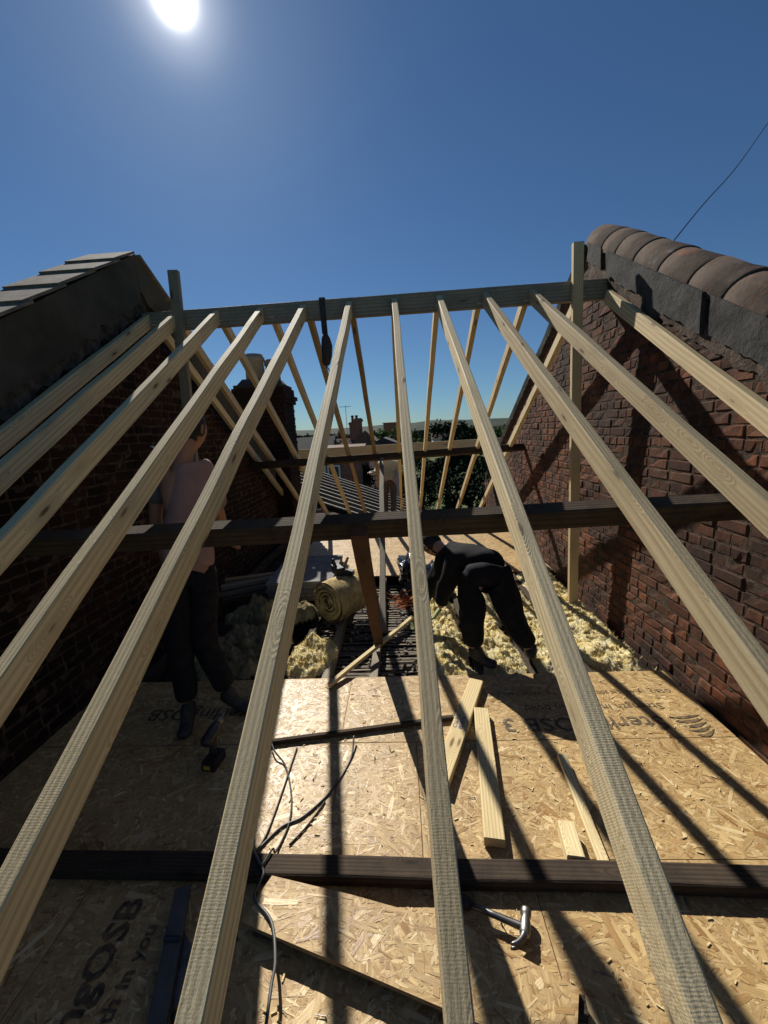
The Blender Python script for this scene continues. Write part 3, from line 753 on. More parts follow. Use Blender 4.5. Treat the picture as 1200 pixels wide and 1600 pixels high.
# combi drill standing on the dark boards ----------------------------
dr = empty('cordless_drill'); tag(dr, 'black cordless drill with amber battery badge standing on the shaded boards at the man\'s feet', 'drill')
D0 = Vector((-1.115, 1.80, 0))
def drill_part(name, shapes, mat):
    mb = MB()
    for s_ in shapes:
        if s_[0] == 'b': mb.box(*s_[1:7], M=Matrix.Translation(D0) @ Matrix.Rotation(R(-8), 4, 'Z'))
        else: mb.tube([D0 + Vector(p) for p in s_[1]], s_[2], 12)
    return mb.build(name, mat, dr, s_ [0] != 'b')
drill_part('battery', [('b', -.038, .038, -.055, .055, 0, .052)], m_plastic)
drill_part('battery_badge', [('b', -.026, .012, -.058, -.053, .012, .036)], m_yellow)
drill_part('handle', [('t', [(0, 0, .05), (0, .012, .10), (0, .02, .155)], [.022, .019, .024])], m_plastic)
drill_part('motor_body', [('t', [(0, -.06, .175), (0, -.045, .18), (0, .05, .18), (0, .085, .18)], [.022, .033, .033, .026])], m_plastic)
drill_part('chuck', [('t', [(0, .085, .18), (0, .12, .18), (0, .135, .18)], [.021, .021, .010])], m_steel)
drill_part('screwdriver_bit', [('t', [(0, .135, .18), (0, .18, .18)], [.0035, .0035])], m_steel)
# spirit level and saw in the dark corner -----------------------------
lv = empty('spirit_level'); tag(lv, 'long grey aluminium spirit level lying in shade at the bottom left', 'spirit level')
a = atZ(245, 1600, .06); b = atZ(285, 1385, .06)
timber('level_body', a, b, .055, .025, m_cable, (0, 0, 1), parent=lv, ch=.002)
bb = a.lerp(b, .55); mb = MB().tube([bb + Vector((-.03, 0, .004)), bb + Vector((.03, 0, .004))], .008, 8); mb.build('vial', m_glass, lv)
sw_ = empty('hand_saw'); tag(sw_, 'dark hand saw with black and amber handle beside the spirit level', 'saw')
a = atZ(300, 1560, .02); b = atZ(268, 1440, .02)
mb = MB(); u = (b - a).normalized(); v = Vector((-u.y, u.x, 0)); mb.prism([a - v*.055, a + v*.055, b + v*.02, b - v*.02], (0, 0, .0015)); mb.build('blade', m_dsteel, sw_)
mb = MB(); mb.tube(smooth_pts([a + v*.05, a - u*.06 + v*.05, a - u*.12 + v*.0, a - u*.06 - v*.05, a - v*.05], 4), .014, 8); mb.build('handle', m_plastic, sw_, True)
mb = MB(); mb.tube([a + v*.05, a - v*.05], .012, 8); mb.build('handle_insert', m_yellow, sw_, True)

# webbing strap hanging from the ridge --------------------------------
sp = empty('hanging_strap'); tag(sp, 'dark webbing strap looped over the ridge board with a bundled bag hanging on it', 'strap')
zr = 1.20 + E0; xs_ = atY(503, 470, RY).x
mb = MB()
path = [(xs_, RY + .053, zr - .12), (xs_, RY + .053, zr + .008), (xs_, RY - .008, zr + .008), (xs_ + .004, RY - .010, zr - .16), (xs_ + .008, RY - .012, zr - .34)]
for (p, q) in zip(path[:-1], path[1:]):
    p, q = Vector(p), Vector(q); t = (q - p).normalized(); n_ = t.cross(Vector((1, 0, 0))).normalized()*.002; w_ = Vector((.026, 0, 0))
    mb.add([p - w_ - n_, p + w_ - n_, q + w_ - n_, q - w_ - n_, p - w_ + n_, p + w_ + n_, q + w_ + n_, q - w_ + n_], [(0,1,2,3),(7,6,5,4),(0,4,5,1),(1,5,6,2),(2,6,7,3),(3,7,4,0)])
mb.build('webbing', m_strap, sp)
bc = Vector((xs_ + .012, RY - .02, zr - .42))
mb = MB().tube([bc + Vector((-.005, 0, .12)), bc + Vector((0, 0, .08)), bc + Vector((.006, 0, .02)), bc + Vector((0, 0, -.06)), bc + Vector((-.012, 0, -.13)), bc + Vector((-.018, 0, -.15))], [.025, .040, .050, .047, .036, .02], 12)
o = mb.build('bundle', m_strap, sp, True)
mb = MB().tube(smooth_pts([bc + Vector((-.018, 0, -.15)), bc + Vector((.01, 0, -.19)), bc + Vector((.018, 0, -.25))], 4), .006, 6); mb.build('strap_tail', m_strap, sp, True)

# ---------------------------------------------------------------- insulation
def wool(name, outline_fn, x0, x1, y0, y1, h, label, group='loose mineral wool insulation', res=.010, zbase=-.05, seed=0, fib=400, cat='insulation', mat=None):
    nx_ = int((x1-x0)/res); ny_ = int((y1-y0)/res); vs_ = []; idx = {}
    for j in range(ny_+1):
        for i in range(nx_+1):
            x = x0 + (x1-x0)*i/nx_; y = y0 + (y1-y0)*j/ny_
            m_ = outline_fn(x, y)
            if m_ <= 0: continue
            p = Vector((x*5.5 + seed*7, y*5.5, seed))
            l = abs(mnoise.noise(p)); l2 = abs(mnoise.noise(p*2.3 + Vector((3, 3, 3)))); l3 = mnoise.noise(Vector((p.x*8, p.y*4.5, p.z))); l4 = mnoise.noise(Vector((p.x*24, p.y*11, p.z)))
            e = min(1, m_)**.5
            l5 = mnoise.noise(Vector((p.x*46, p.y*17, 0)))
            z = zbase + e*(h*(.45 + .75*(l + .2*mnoise.noise(p*.5)) + .45*l2) + .022*l3 + .016*l4 + .009*l5)
            d_ = mnoise.noise_vector(p*2.9)*.016 + mnoise.noise_vector(p*9)*.009
            idx[(i, j)] = len(vs_); vs_.append((x + d_.x, y + d_.y, z))
    fs = []
    for (i, j), a in idx.items():
        if (i+1, j) in idx and (i+1, j+1) in idx and (i, j+1) in idx: fs.append((a, idx[(i+1, j)], idx[(i+1, j+1)], idx[(i, j+1)]))
    nv = len(vs_); rs = random.Random(seed)
    for k in range(fib):     # tufts and loose fibres standing proud
        v = Vector(vs_[rs.randrange(nv)]); d1 = Vector((rs.uniform(-1, 1), rs.uniform(-1, 1), rs.uniform(.1, 1.0)))*rs.uniform(.012, .035)
        s_ = Vector((rs.uniform(-1, 1), rs.uniform(-1, 1), rs.uniform(-.5, .5))).normalized()*rs.uniform(.001, .004)
        n0 = len(vs_); vs_ += [v - s_, v + s_, v + d1*.6 + s_*.8, v + d1]; fs.append((n0, n0+1, n0+2, n0+3))
    o = link(name, mesh(name, vs_, fs, True), None, mat or m_wool); tag(o, label, cat, group); return o
def blob(cx_, cy_, rx, ry, s=2.0): return lambda x, y: s*(1 - ((x-cx_)/rx)**2 - ((y-cy_)/ry)**2 + .35*mnoise.noise(Vector((x*4, y*4, 1))))
def strip(xa, xb, ya, yb, gaps=()):
    def f(x, y):
        m_ = min((x-xa)*9, (xb-x)*9, (y-ya)*9, (yb-y)*9) + .5*mnoise.noise(Vector((x*6, y*6, 2)))
        for g0, g1 in gaps:
            if g0 < x < g1: m_ = min(m_, -1)
        return m_
    return f
wool('insulation_layer', strip(.16, .50, 2.56, 4.0), .14, .52, 2.55, 4.05, .085, 'yellow mineral wool between joists left of the bending worker, around his gloved hand', seed=1, fib=2600)
wool('insulation_layer', strip(.56, .90, 2.56, 4.3), .54, .92, 2.555, 4.35, .080, 'yellow mineral wool between the bending worker\'s legs', seed=2, fib=2600)
wool('insulation_layer', strip(.96, 1.30, 2.58, 4.4), .94, 1.32, 2.56, 4.45, .085, 'yellow mineral wool right of the bending worker, crossed by the eighth rafter', seed=3, fib=2600)
wool('insulation_layer', strip(1.36, 1.80, 2.56, 4.6), 1.34, 1.84, 2.55, 4.6, .10, 'bright yellow mineral wool packed along the foot of the right brick wall', seed=4, fib=3200)
wool('insulation_clump', blob(-.80, 2.86, .21, .30), -1.05, -.58, 2.56, 3.2, .12, 'sunlit heaped clump of yellow insulation beside the sixth rafter', seed=5, fib=1600, res=.009)
wool('insulation_clump', blob(-1.42, 2.95, .40, .42), -1.9, -.98, 2.5, 3.45, .17, 'shaded crumpled insulation beside the left worker\'s boots', seed=6, fib=1500, zbase=-.04, mat=m_wool_shade)
wool('insulation_clump', blob(-1.35, 3.55, .48, .22), -1.9, -.85, 3.25, 3.85, .22, 'folded insulation quilt in shade in front of the dark timber stack', seed=7, fib=1500, zbase=-.02, mat=m_wool_shade)
# roll of insulation lying on the joists
rl = empty('insulation_roll'); tag(rl, 'rolled up bale of yellow insulation beside the near strut', 'insulation roll')
c0 = atZ(508, 975, 0); c1 = atZ(575, 978, 0); cy_ = 3.62; rr = .205
vs_ = []; fs = []; nA, nL = 40, 16
for i in range(nL+1):
    x = -.84 + .46*i/nL
    for k in range(nA):
        a_ = 2*math.pi*k/nA; p = Vector((x, cy_ + rr*math.cos(a_), rr*.95 + rr*math.sin(a_)))
        q = 1 + .05*mnoise.noise(p*9) + .03*mnoise.noise(p*25); vs_.append((x + .01*mnoise.noise(p*8), cy_ + (p.y - cy_)*q, rr*.95 + (p.z - rr*.95)*q))
for i in range(nL):
    for k in range(nA): a_ = i*nA + k; b_ = i*nA + (k+1) % nA; fs.append((a_, b_, b_+nA, a_+nA))
link('outer_layer', mesh('roll', vs_, fs, True), rl, m_wool_roll_shade)
for sx in (-.84, -.38):   # spiral of folded layers at each end
    mb = MB(); vs_ = []; fs = []; n_ = 90
    for k in range(n_+1):
        a_ = k*.30; r_ = rr*(1 - k/n_*.97); p = Vector((sx + .02*mnoise.noise(Vector((k*.3, sx, 0))), cy_ + r_*math.cos(a_), rr*.95 + r_*math.sin(a_)))
        dep = .018 if sx > -.6 else -.018
        vs_ += [p, p + Vector((dep*(1 + 2.2*mnoise.noise(p*22)), (cy_ - p.y)*.10 + .012*mnoise.noise(p*31), .012*mnoise.noise(p*27))), p + Vector((0, (cy_ - p.y)*.22, (rr - p.z)*.22))]
    for k in range(n_):
        a_ = k*3; fs += [(a_, a_+1, a_+4, a_+3), (a_+1, a_+2, a_+5, a_+4)]
    link('rolled_end', mesh('spiral', vs_, fs, True), rl, m_wool_roll_shade)
_c = Vector((-.61, 3.62, 0)); _R = Matrix.Rotation(R(52), 3, 'Z'); rl.rotation_euler = (0, 0, R(52)); rl.location = _c - _R @ _c
# nail gun on the roll
ng = empty('nail_gun'); tag(ng, 'black nail gun resting on top of the insulation roll', 'nail gun')
N0 = Vector((-.66, 3.66, .40))
MB().box(-.04, .04, -.05, .11, 0, .08, Matrix.Translation(N0) @ Matrix.Rotation(.5, 4, 'Z')).build('gun_body', m_plastic, ng)
MB().tube([N0 + Vector((-.02, 0, .05)), N0 + Vector((-.05, .02, .13)), N0 + Vector((-.05, .02, .16))], [.02, .018, .012], 10).build('handle', m_plastic, ng, True)
MB().tube([N0 + Vector((.05, 0, .05)), N0 + Vector((.10, .03, .17))], [.016, .014], 10).build('magazine', m_newb, ng, True)
MB().box(.02, .16, -.03, .03, .0, .05, Matrix.Translation(N0) @ Matrix.Rotation(-.2, 4, 'Z')).build('battery', m_plastic, ng)
# stack of grey boards behind
pb = empty('board_stack'); tag(pb, 'short stack of grey boards with one torn corner beyond the insulation roll', 'board stack')
for k in range(5):
    M_ = Matrix.Translation((-1.14 + random.uniform(-.01, .01), 4.35, .03 + k*.045)) @ Matrix.Rotation(R(random.uniform(-3, 3)), 4, 'Z')
    MB().box(-.36, .36, -.48, .42, 0, .040, M_).build('board', m_pboard if k == 4 else (m_dust if k % 2 else m_pboard), pb)
# dark timber stack at left
for k, (x, y, z, a_, L, m__) in enumerate([(-2.15, 4.05, .08, 22, 1.1, m_grey), (-2.1, 4.2, .08, 20, 1.1, m_grey), (-2.12, 4.1, .14, 25, 1.0, m_grey), (-2.05, 3.95, .05, 17, 1.0, m_old), (-2.18, 4.35, .13, 14, 1.2, m_newb)]):
    o = timber('timber_length', (x, y, z), (x + L*math.cos(R(a_)), y + L*math.sin(R(a_)), z + .02), .09, .045, m__, (0, 0, 1)); 
    tag(o, ['front grey plank of the shaded timber pile by the left wall', 'grey plank in the middle of the shaded timber pile by the left wall', 'topmost grey plank of the shaded timber pile by the left wall', 'dark plank lying lowest before the shaded timber pile', 'brown plank at the back of the shaded timber pile'][k], 'plank', 'planks piled by the left wall')
# black rubble bag and netting
def crumple(name, c, r, mat, label, cat, seed, group=None, parent=None, amp=.45, sub=4):
    bm = bmesh.new(); bmesh.ops.create_icosphere(bm, subdivisions=sub, radius=1)
    for v in bm.verts:
        n_ = mnoise.noise(v.co*1.6 + Vector((seed, 0, 0)))*amp + abs(mnoise.noise(v.co*4.2 + Vector((0, seed, 0))))*amp*.8 + mnoise.noise(v.co*10)*.06
        v.co = v.co*(1 + n_ - .2); v.co = Vector((v.co.x*r[0], v.co.y*r[1], max(-r[2]*.5, v.co.z*r[2])))
    me = bpy.data.meshes.new(name); bm.to_mesh(me); bm.free()
    me.polygons.foreach_set('use_smooth', [True]*len(me.polygons))
    o = link(name, me, parent, mat); o.location = c
    if label: tag(o, label, cat, group)
    return o
crumple('rubble_bag', (.06, 4.5, .10), (.17, .42, .20), m_bag, 'glossy black crumpled rubble bag lying behind the middle rafter', 'bag', 3)
crumple('rubble_bag', (.30, 4.2, .10), (.20, .26, .17), m_bag, 'black plastic bag under the bending worker\'s head', 'bag', 8)
crumple('rubble_bag', (1.02, 3.55, .05), (.10, .28, .09), m_bag, 'small black bag lying on the wool behind the bending worker', 'bag', 12)
rs = random.Random(5); mb = MB()
for k in range(70):
    c_ = Vector((-.04 + rs.gauss(0, .05), 3.72 + rs.gauss(0, .09), .02 + abs(rs.gauss(0, .035)))); d_ = Vector((rs.uniform(-1, 1), rs.uniform(-1, 1), rs.uniform(-.2, .6))).normalized()*.05
    mb.tube([c_ - d_, c_ + Vector((rs.uniform(-.01, .01),)*3), c_ + d_], .0022, 4)
o = mb.build('orange_netting', m_orange); tag(o, 'small tangle of orange plastic netting on the open joists', 'netting')
# rubble and chips in the open joists and shavings on the boards
mb = MB()
for k in range(700):
    x = rs.uniform(-.95, 1.7); y = rs.uniform(2.6, 4.6); s_ = rs.uniform(.004, .022); Mx = Matrix.Translation((x, y, -.115 + s_*.3)) @ Matrix.Rotation(rs.uniform(0, 6), 4, Vector((rs.random(), rs.random(), 1)))
    mb.box(-s_, s_, -s_*.7, s_*.6, -s_*.4, s_*.4, Mx)
o = mb.build('rubble', m_dust); tag(o, kind='stuff')
mb = MB()
for k in range(520):
    x = rs.uniform(-.7, 1.75); y = rs.uniform(.75, 2.5); s_ = rs.uniform(.003, .012); Mx = Matrix.Translation((x, y, .003)) @ Matrix.Rotation(rs.uniform(0, 6), 4, 'Z')
    if 1.14 < y < 1.32: continue
    mb.box(-s_, s_, -s_*.25, s_*.25, 0, .002, Mx)
o = mb.build('wood_chips', m_pale); tag(o, kind='stuff')

# ================================================================= PEOPLE
def skin_mesh(name, joints, edges, mat, parent=None, root=0, sub=2, post=None):
    """joints: list of (pos, radius or (rx, ry)); one smooth continuous surface"""
    me = bpy.data.meshes.new(name); me.from_pydata([tuple(p) for p, r in joints], edges, []); me.update()
    o = bpy.data.objects.new('tmp_' + name, me); COL.objects.link(o)
    md = o.modifiers.new('skin', 'SKIN'); md.use_smooth_shade = True; md.branch_smoothing = .4
    sv = me.skin_vertices[0].data
    for k, (p, r) in enumerate(joints):
        sv[k].radius = r if isinstance(r, tuple) else (r, r); sv[k].use_root = (k == root)
    ms = o.modifiers.new('sub', 'SUBSURF'); ms.levels = sub; ms.render_levels = sub
    m2 = bpy.data.meshes.new_from_object(o.evaluated_get(bpy.context.evaluated_depsgraph_get()))
    bpy.data.objects.remove(o)
    m2.name = name
    if post:
        for v in m2.vertices: v.co = post(v.co.copy())
    m2.materials.clear()
    m2.polygons.foreach_set('use_smooth', [True]*len(m2.polygons))
    return link(name, m2, parent, mat)
def chain(n, start=0): return [(start + i, start + i + 1) for i in range(n - 1)]
def wrinkle(amp, f, seed):
    def p(v):
        n_ = mnoise.noise_vector(v*f + Vector((seed, 0, 0))); r_ = abs(mnoise.noise(Vector((v.x*f*.8, v.y*f*.8, v.z*f*2.2)) + Vector((0, seed, 0))))
        return v + n_*amp*.5 + Vector((n_.y, n_.x, 0))*r_*amp
    return p
def head(parent, c, facing, r=.098, hair=m_hair, skin=m_skin, tilt=Vector((0, 0, 1)), cap=False):
    """skull with brow, nose, mouth, chin and ears; hair as a child shell"""
    Fw = Vector(facing).normalized(); Up = (tilt - Fw*tilt.dot(Fw)).normalized(); Rt = Fw.cross(Up)
    def build(hairshell):
        bm = bmesh.new(); bmesh.ops.create_icosphere(bm, subdivisions=4, radius=1)
        for v in bm.verts:
            x, y, z = v.co                      # y forward, z up
            sx, sy, sz = r*.80, r*.98, r*1.22
            px_, py_, pz_ = x*sx, y*sy, z*sz
            if z < 0: px_ *= 1 + .30*z; py_ *= 1 + .12*z
            if not hairshell and y > .3:
                nose = math.exp(-((x/.16)**2 + ((z + .12)/.20)**2)); py_ += r*.24*nose
                for s_ in (-1, 1): py_ -= r*.10*math.exp(-(((x - s_*.34)/.17)**2 + ((z - .08)/.12)**2))
                py_ += r*.06*math.exp(-((x/.3)**2 + ((z - .28)/.10)**2))
                py_ += r*.05*math.exp(-((x/.24)**2 + ((z + .46)/.06)**2)) - r*.05*math.exp(-((x/.26)**2 + ((z + .53)/.025)**2)) + r*.05*math.exp(-((x/.24)**2 + ((z + .60)/.05)**2))
                py_ += r*.09*math.exp(-((x/.3)**2 + ((z + .85)/.15)**2))
            if hairshell:
                k = 1.08 + .07*mnoise.noise(v.co*5) + .05*mnoise.noise(v.co*17); px_ *= k; py_ *= k; pz_ *= k
                front = y > .30 and z < .45; low = z < (-.35 if y > -.1 else -.80)
                if front or low: px_ *= .82; py_ *= .82; pz_ *= .86
            v.co = Vector(c) + Rt*px_ + Fw*py_ + Up*pz_
        me = bpy.data.meshes.new('head'); bm.to_mesh(me); bm.free(); me.polygons.foreach_set('use_smooth', [True]*len(me.polygons)); return me
    h = link('head', build(False), parent, skin)
    link('hair', build(True), parent, hair)
    for s_ in (-1, 1):
        e = MB().tube(smooth_pts([Vector(c) + Rt*s_*r*.80 + Up*r*.22 - Fw*r*.02, Vector(c) + Rt*s_*r*.93 + Up*r*.16 - Fw*r*.12, Vector(c) + Rt*s_*r*.90 - Up*r*.05 - Fw*r*.12, Vector(c) + Rt*s_*r*.78 - Up*r*.20], 3), [.010]*10, 8); e.build('ear', skin, parent, True)
    return h
def hand(parent, wrist, direction, palm_n, s=1.0, mat=m_skin, curl=.5, thumb_side=1):
    D = Vector(direction).normalized(); N = Vector(palm_n); N = (N - D*N.dot(D)).normalized(); S = D.cross(N)*thumb_side
    W_ = Vector(wrist); J = [(W_, (.026*s, .018*s)), (W_ + D*.035*s, (.034*s, .017*s)), (W_ + D*.075*s, (.040*s, .016*s)), (W_ + D*.095*s, (.036*s, .013*s))]
    skin_mesh('palm', J, chain(4), mat, parent, root=1)
    for k, (off, L) in enumerate(((.030, .072), (.010, .082), (-.011, .076), (-.030, .060))):
        b = W_ + D*.080*s + S*off*s; ang = 0; pts = [(b, .0095*s)]; d_ = D
        for q, fr in enumerate((.42, .32, .26)):
            ang += curl*(.5 + .35*q); d_ = D*math.cos(ang) + N*math.sin(ang); b = b + d_*L*fr*s; pts.append((b, (.0090 - .0007*q)*s))
        skin_mesh('finger', pts, chain(4), mat, parent, root=0)
    b = W_ + D*.025*s + S*.028*s; T = (D*.65 + S*.7 + N*.25).normalized()
    skin_mesh('thumb', [(b, .012*s), (b + T*.035*s, .011*s), (b + T*.060*s + D*.006*s, .0095*s)], chain(3), mat, parent, root=0)
def boot(parent, ankle, direction, s=1.0, mat=m_shoe):
    D = Vector(direction); D.z = 0; D.normalize(); A_ = Vector(ankle); G = Vector((A_.x, A_.y, .0))
    skin_mesh('boot', [(A_ + Vector((0, 0, .06)), .050), (A_, .050), (G + Vector((0, 0, .045)) - D*.03, (.044, .042)), (G + D*.08 + Vector((0, 0, .040)), (.045, .036)), (G + D*.17 + Vector((0, 0, .032)), (.046, .028))],
              [(0, 1), (1, 2), (1, 3), (3, 4)], mat, parent, root=1, post=lambda v: Vector((v.x, v.y, max(v.z, .004))))

# bending worker, seen from behind ------------------------------------
bw = empty('person'); tag(bw, 'worker in black top and black trousers bending down over the yellow insulation', 'person')
hipL = atY(738, 905, 2.82); hipR = atY(782, 900, 2.80); pel = (hipL + hipR)/2 + Vector((0, .0, .04))
waist = atY(762, 872, 2.92); chest = atY(726, 864, 3.05); neck = atY(694, 857, 3.14)
shR = atY(712, 880, 2.96); shL = atY(694, 878, 3.22); hd = atY(674, 850, 3.26)
elb = atY(694, 922, 2.98); wr = atY(688, 951, 2.98)
elL = atY(672, 918, 3.32); wrL = atY(652, 960, 3.30)
kneeL = atY(738, 968, 2.72); kneeR = atY(800, 968, 2.72); anL = Vector((.515, 2.68, .12)); anR = Vector((.93, 2.66, .12))
body = skin_mesh('body', [(pel, .10), (waist, .10), (chest, .11), (neck, .055), (hd, .06), (shR, .055), (elb, .040), (wr, .028), (shL, .055), (elL, .040), (wrL, .028), (hipL, .085), (kneeL, .058), (anL, .042), (hipR, .085), (kneeR, .058), (anR, .042)],
                 [(0,1),(1,2),(2,3),(3,4),(2,5),(5,6),(6,7),(2,8),(8,9),(9,10),(0,11),(11,12),(12,13),(0,14),(14,15),(15,16)], m_skin, bw)
wd_ = Vector((0, 0, .0))
skin_mesh('jumper', [(pel, (.19, .17)), (waist + Vector((0, 0, -.06)), (.22, .21)), (chest + Vector((0, 0, -.06)), (.225, .21)), (neck, (.13, .10)), (shR, .105), (elb, .072), (elb.lerp(wr, .9), .052), (shL, .105), (elL, .072), (elL.lerp(wrL, .9), .052)],
          [(0,1),(1,2),(2,3),(2,4),(4,5),(5,6),(2,7),(7,8),(8,9)], m_black, bw, sub=3, post=wrinkle(.028, 7, 2))
skin_mesh('trousers', [(pel.lerp(waist, .35), (.15, .12)), (pel, (.175, .145)), (hipL, .145), (kneeL, .102), (anL + Vector((0, 0, .02)), .078), (hipR, .145), (kneeR, .098), (anR + Vector((0, 0, .02)), .076), (pel + Vector((0, -.02, -.14)), .125)],
          [(0,1),(1,2),(2,3),(3,4),(1,5),(5,6),(6,7),(1,8)], m_trous, bw, root=1, sub=3, post=wrinkle(.022, 8, 5))
boot(bw, anL, (.45, -.2, 0)); boot(bw, anR, (.25, .9, 0))
head(bw, hd, Vector((-.45, .55, -.7)), hair=m_hair, tilt=Vector((-.6, .5, .3)))
hand(bw, wr, Vector((-.55, .05, -.8)), Vector((-.8, .3, .1)), 1.05, m_glove, .35); hand(bw, wrL, Vector((-.2, .1, -.9)), Vector((-.8, -.3, .1)), 1.05, m_glove, .4, -1)

# standing worker at the left -----------------------------------------
sw2 = empty('person'); tag(sw2, 'man in pink shirt and dark trousers standing in shade, his back turned', 'person')
Yp = 2.50
pel = atY(297, 895, 2.36); waist = atY(290, 850, 2.42); chest = atY(283, 775, 2.48); neck = atY(290, 706, Yp + .02); hd = atY(299, 672, Yp + .12)
shl = atY(248, 716, Yp); shr = atY(318, 728, Yp + .10); ell = atY(243, 815, Yp - .02); wrl = atY(262, 890, Yp + .12); elr = atY(345, 810, Yp + .28); wrr = atY(352, 850, Yp + .45)
hl = pel + Vector((-.09, 0, -.02)); hr = pel + Vector((.09, .02, -.02)); knl = atY(280, 1005, 2.22); knr = atY(318, 1000, 2.30)
al = Vector((-1.42, 2.12, .12)); ar = Vector((-1.22, 2.24, .12))
skin_mesh('body', [(pel, .11), (waist, .11), (chest, .12), (neck, .056), (hd, .06), (shl, .056), (ell, .042), (wrl, .029), (shr, .056), (elr, .042), (wrr, .029), (hl, .085), (knl, .058), (al, .042), (hr, .085), (knr, .058), (ar, .042)],
          [(0,1),(1,2),(2,3),(3,4),(2,5),(5,6),(6,7),(2,8),(8,9),(9,10),(0,11),(11,12),(12,13),(0,14),(14,15),(15,16)], m_skind, sw2)
skin_mesh('shirt', [(pel + Vector((0, 0, -.07)), (.195, .145)), (waist, (.185, .135)), (chest, (.205, .145)), (neck.lerp(chest, .30), (.13, .10)), (shr, .10), (shr.lerp(elr, .85), .078)],
          [(0,1),(1,2),(2,3),(2,4),(4,5)], m_pink, sw2, sub=3, post=wrinkle(.022, 6, 9))
slv = skin_mesh('sleeve', [(chest.lerp(shl, .6), .085), (shl, .095), (shl.lerp(ell, .75), .070)], chain(3), m_greycl, sw2, sub=3, post=wrinkle(.012, 7, 3)); slv['label'] = 'grey shirt sleeve with white shoulder stripes'
for k in range(3):
    q = shl + Vector((-.02 + .02*k, -.03, .078 - .004*k)); MB().tube(smooth_pts([q, q + Vector((.03, -.03, .0)), q + Vector((.055, -.045, -.02))], 3), .004, 5).build('stripe', m_white, slv)
skin_mesh('trousers', [(pel.lerp(waist, .45), (.16, .12)), (pel, (.17, .13)), (hl, .115), (knl, .085), (al + Vector((0, 0, .02)), .072), (hr, .115), (knr, .085), (ar + Vector((0, 0, .02)), .072)],
          [(0,1),(1,2),(2,3),(3,4),(1,5),(5,6),(6,7)], m_trous, sw2, root=1, sub=3, post=wrinkle(.02, 7, 12))
boot(sw2, al, (.2, -.9, 0)); boot(sw2, ar, (.95, -.2, 0))
head(sw2, hd, Vector((.25, .95, -.2)), r=.110, skin=m_skind)
hand(sw2, wrl, Vector((.1, .5, -.6)), Vector((.8, 0, -.2)), 1.0, m_skind, .45); hand(sw2, wrr, Vector((.3, .8, -.3)), Vector((0, 0, -1)), 1.0, m_skind, .4, -1)
# phone pouch / tag on the trouser pocket

# far worker on the scaffold --------------------------------------------
fw = empty('person'); tag(fw, 'worker in khaki top and brown trousers standing outside beyond the far rafters', 'person')
Yf = 8.95; fl = -.22
pel = atY(608, 750, Yf); ch = pel + Vector((.0, 0, .34)); nk = pel + Vector((-.03, 0, .50)); hd = nk + Vector((-.05, -.05, .17))
a1 = pel + Vector((.20, 0, .40)); e1 = a1 + Vector((.05, -.1, -.26)); w1 = e1 + Vector((-.08, -.22, -.02)); a2 = pel + Vector((-.20, 0, .40)); e2 = a2 + Vector((-.1, -.15, -.22)); w2 = e2 + Vector((-.12, -.16, .05))
h1_ = pel + Vector((.09, 0, -.03)); h2_ = pel + Vector((-.09, 0, -.03)); k1 = Vector((h1_.x, Yf - .03, fl + .5)); k2 = Vector((h2_.x - .02, Yf + .03, fl + .5)); f1 = Vector((h1_.x - .03, Yf, fl + .1)); f2 = Vector((h2_.x - .03, Yf, fl + .1))
skin_mesh('body', [(pel, .11), (ch, .12), (nk, .055), (hd, .06), (a1, .055), (e1, .042), (w1, .03), (a2, .055), (e2, .042), (w2, .03), (h1_, .08), (k1, .06), (f1, .045), (h2_, .08), (k2, .06), (f2, .045)],
          [(0,1),(1,2),(2,3),(1,4),(4,5),(5,6),(1,7),(7,8),(8,9),(0,10),(10,11),(11,12),(0,13),(13,14),(14,15)], m_skin, fw)
skin_mesh('jacket', [(pel + Vector((0, 0, -.02)), (.19, .15)), (ch, (.21, .15)), (nk, .09), (a1, .085), (e1, .062), (w1, .045), (a2, .085), (e2, .062), (w2, .045)], [(0,1),(1,2),(1,3),(3,4),(4,5),(1,6),(6,7),(7,8)], m_khaki, fw, post=wrinkle(.02, 7, 4))
skin_mesh('trousers', [(pel + Vector((0, 0, .06)), (.15, .11)), (pel, (.16, .12)), (h1_, .11), (k1, .08), (f1, .07), (h2_, .11), (k2, .08), (f2, .07)], [(0,1),(1,2),(2,3),(3,4),(1,5),(5,6),(6,7)], m_brownc, fw, root=1, post=wrinkle(.02, 7, 6))
head(fw, hd, Vector((-.3, -.9, -.2)))
for w_, s_ in ((w1, 1), (w2, -1)): hand(fw, w_, Vector((-.3*s_, -.9, 0)), Vector((0, 0, -1)), 1.0, m_skin, .5, s_)
for f_ in (f1, f2):
    skin_mesh('boot', [(f_, .05), (Vector((f_.x, f_.y, fl + .05)), .045), (Vector((f_.x, f_.y - .12, fl + .04)), .04)], chain(3), m_shoe, fw)
# scaffold beyond the far eaves: standards, guard board, deck ------------
sc = empty('scaffold'); tag(sc, 'scaffold beyond the far eaves with a timber guard board', 'scaffold')
timber('guard_board', (-3.2, 8.62, E0 - .33 + .05), (3.0, 8.62, E0 - .28 + .05), .038, .20, m_new, (0, 0, 1), parent=sc)
for k in range(4):
    timber('deck_board', (-3.4, 8.75 + k*.235, fl), (3.2, 8.75 + k*.235, fl), .225, .038, m_grey, (0, 0, 1), parent=sc)
for x in (-3.3, 3.1):
    MB().tube([(x, 8.68, -5.6), (x, 8.68, 1.3)], .024, 8).build('pole', m_steel, sc, True)

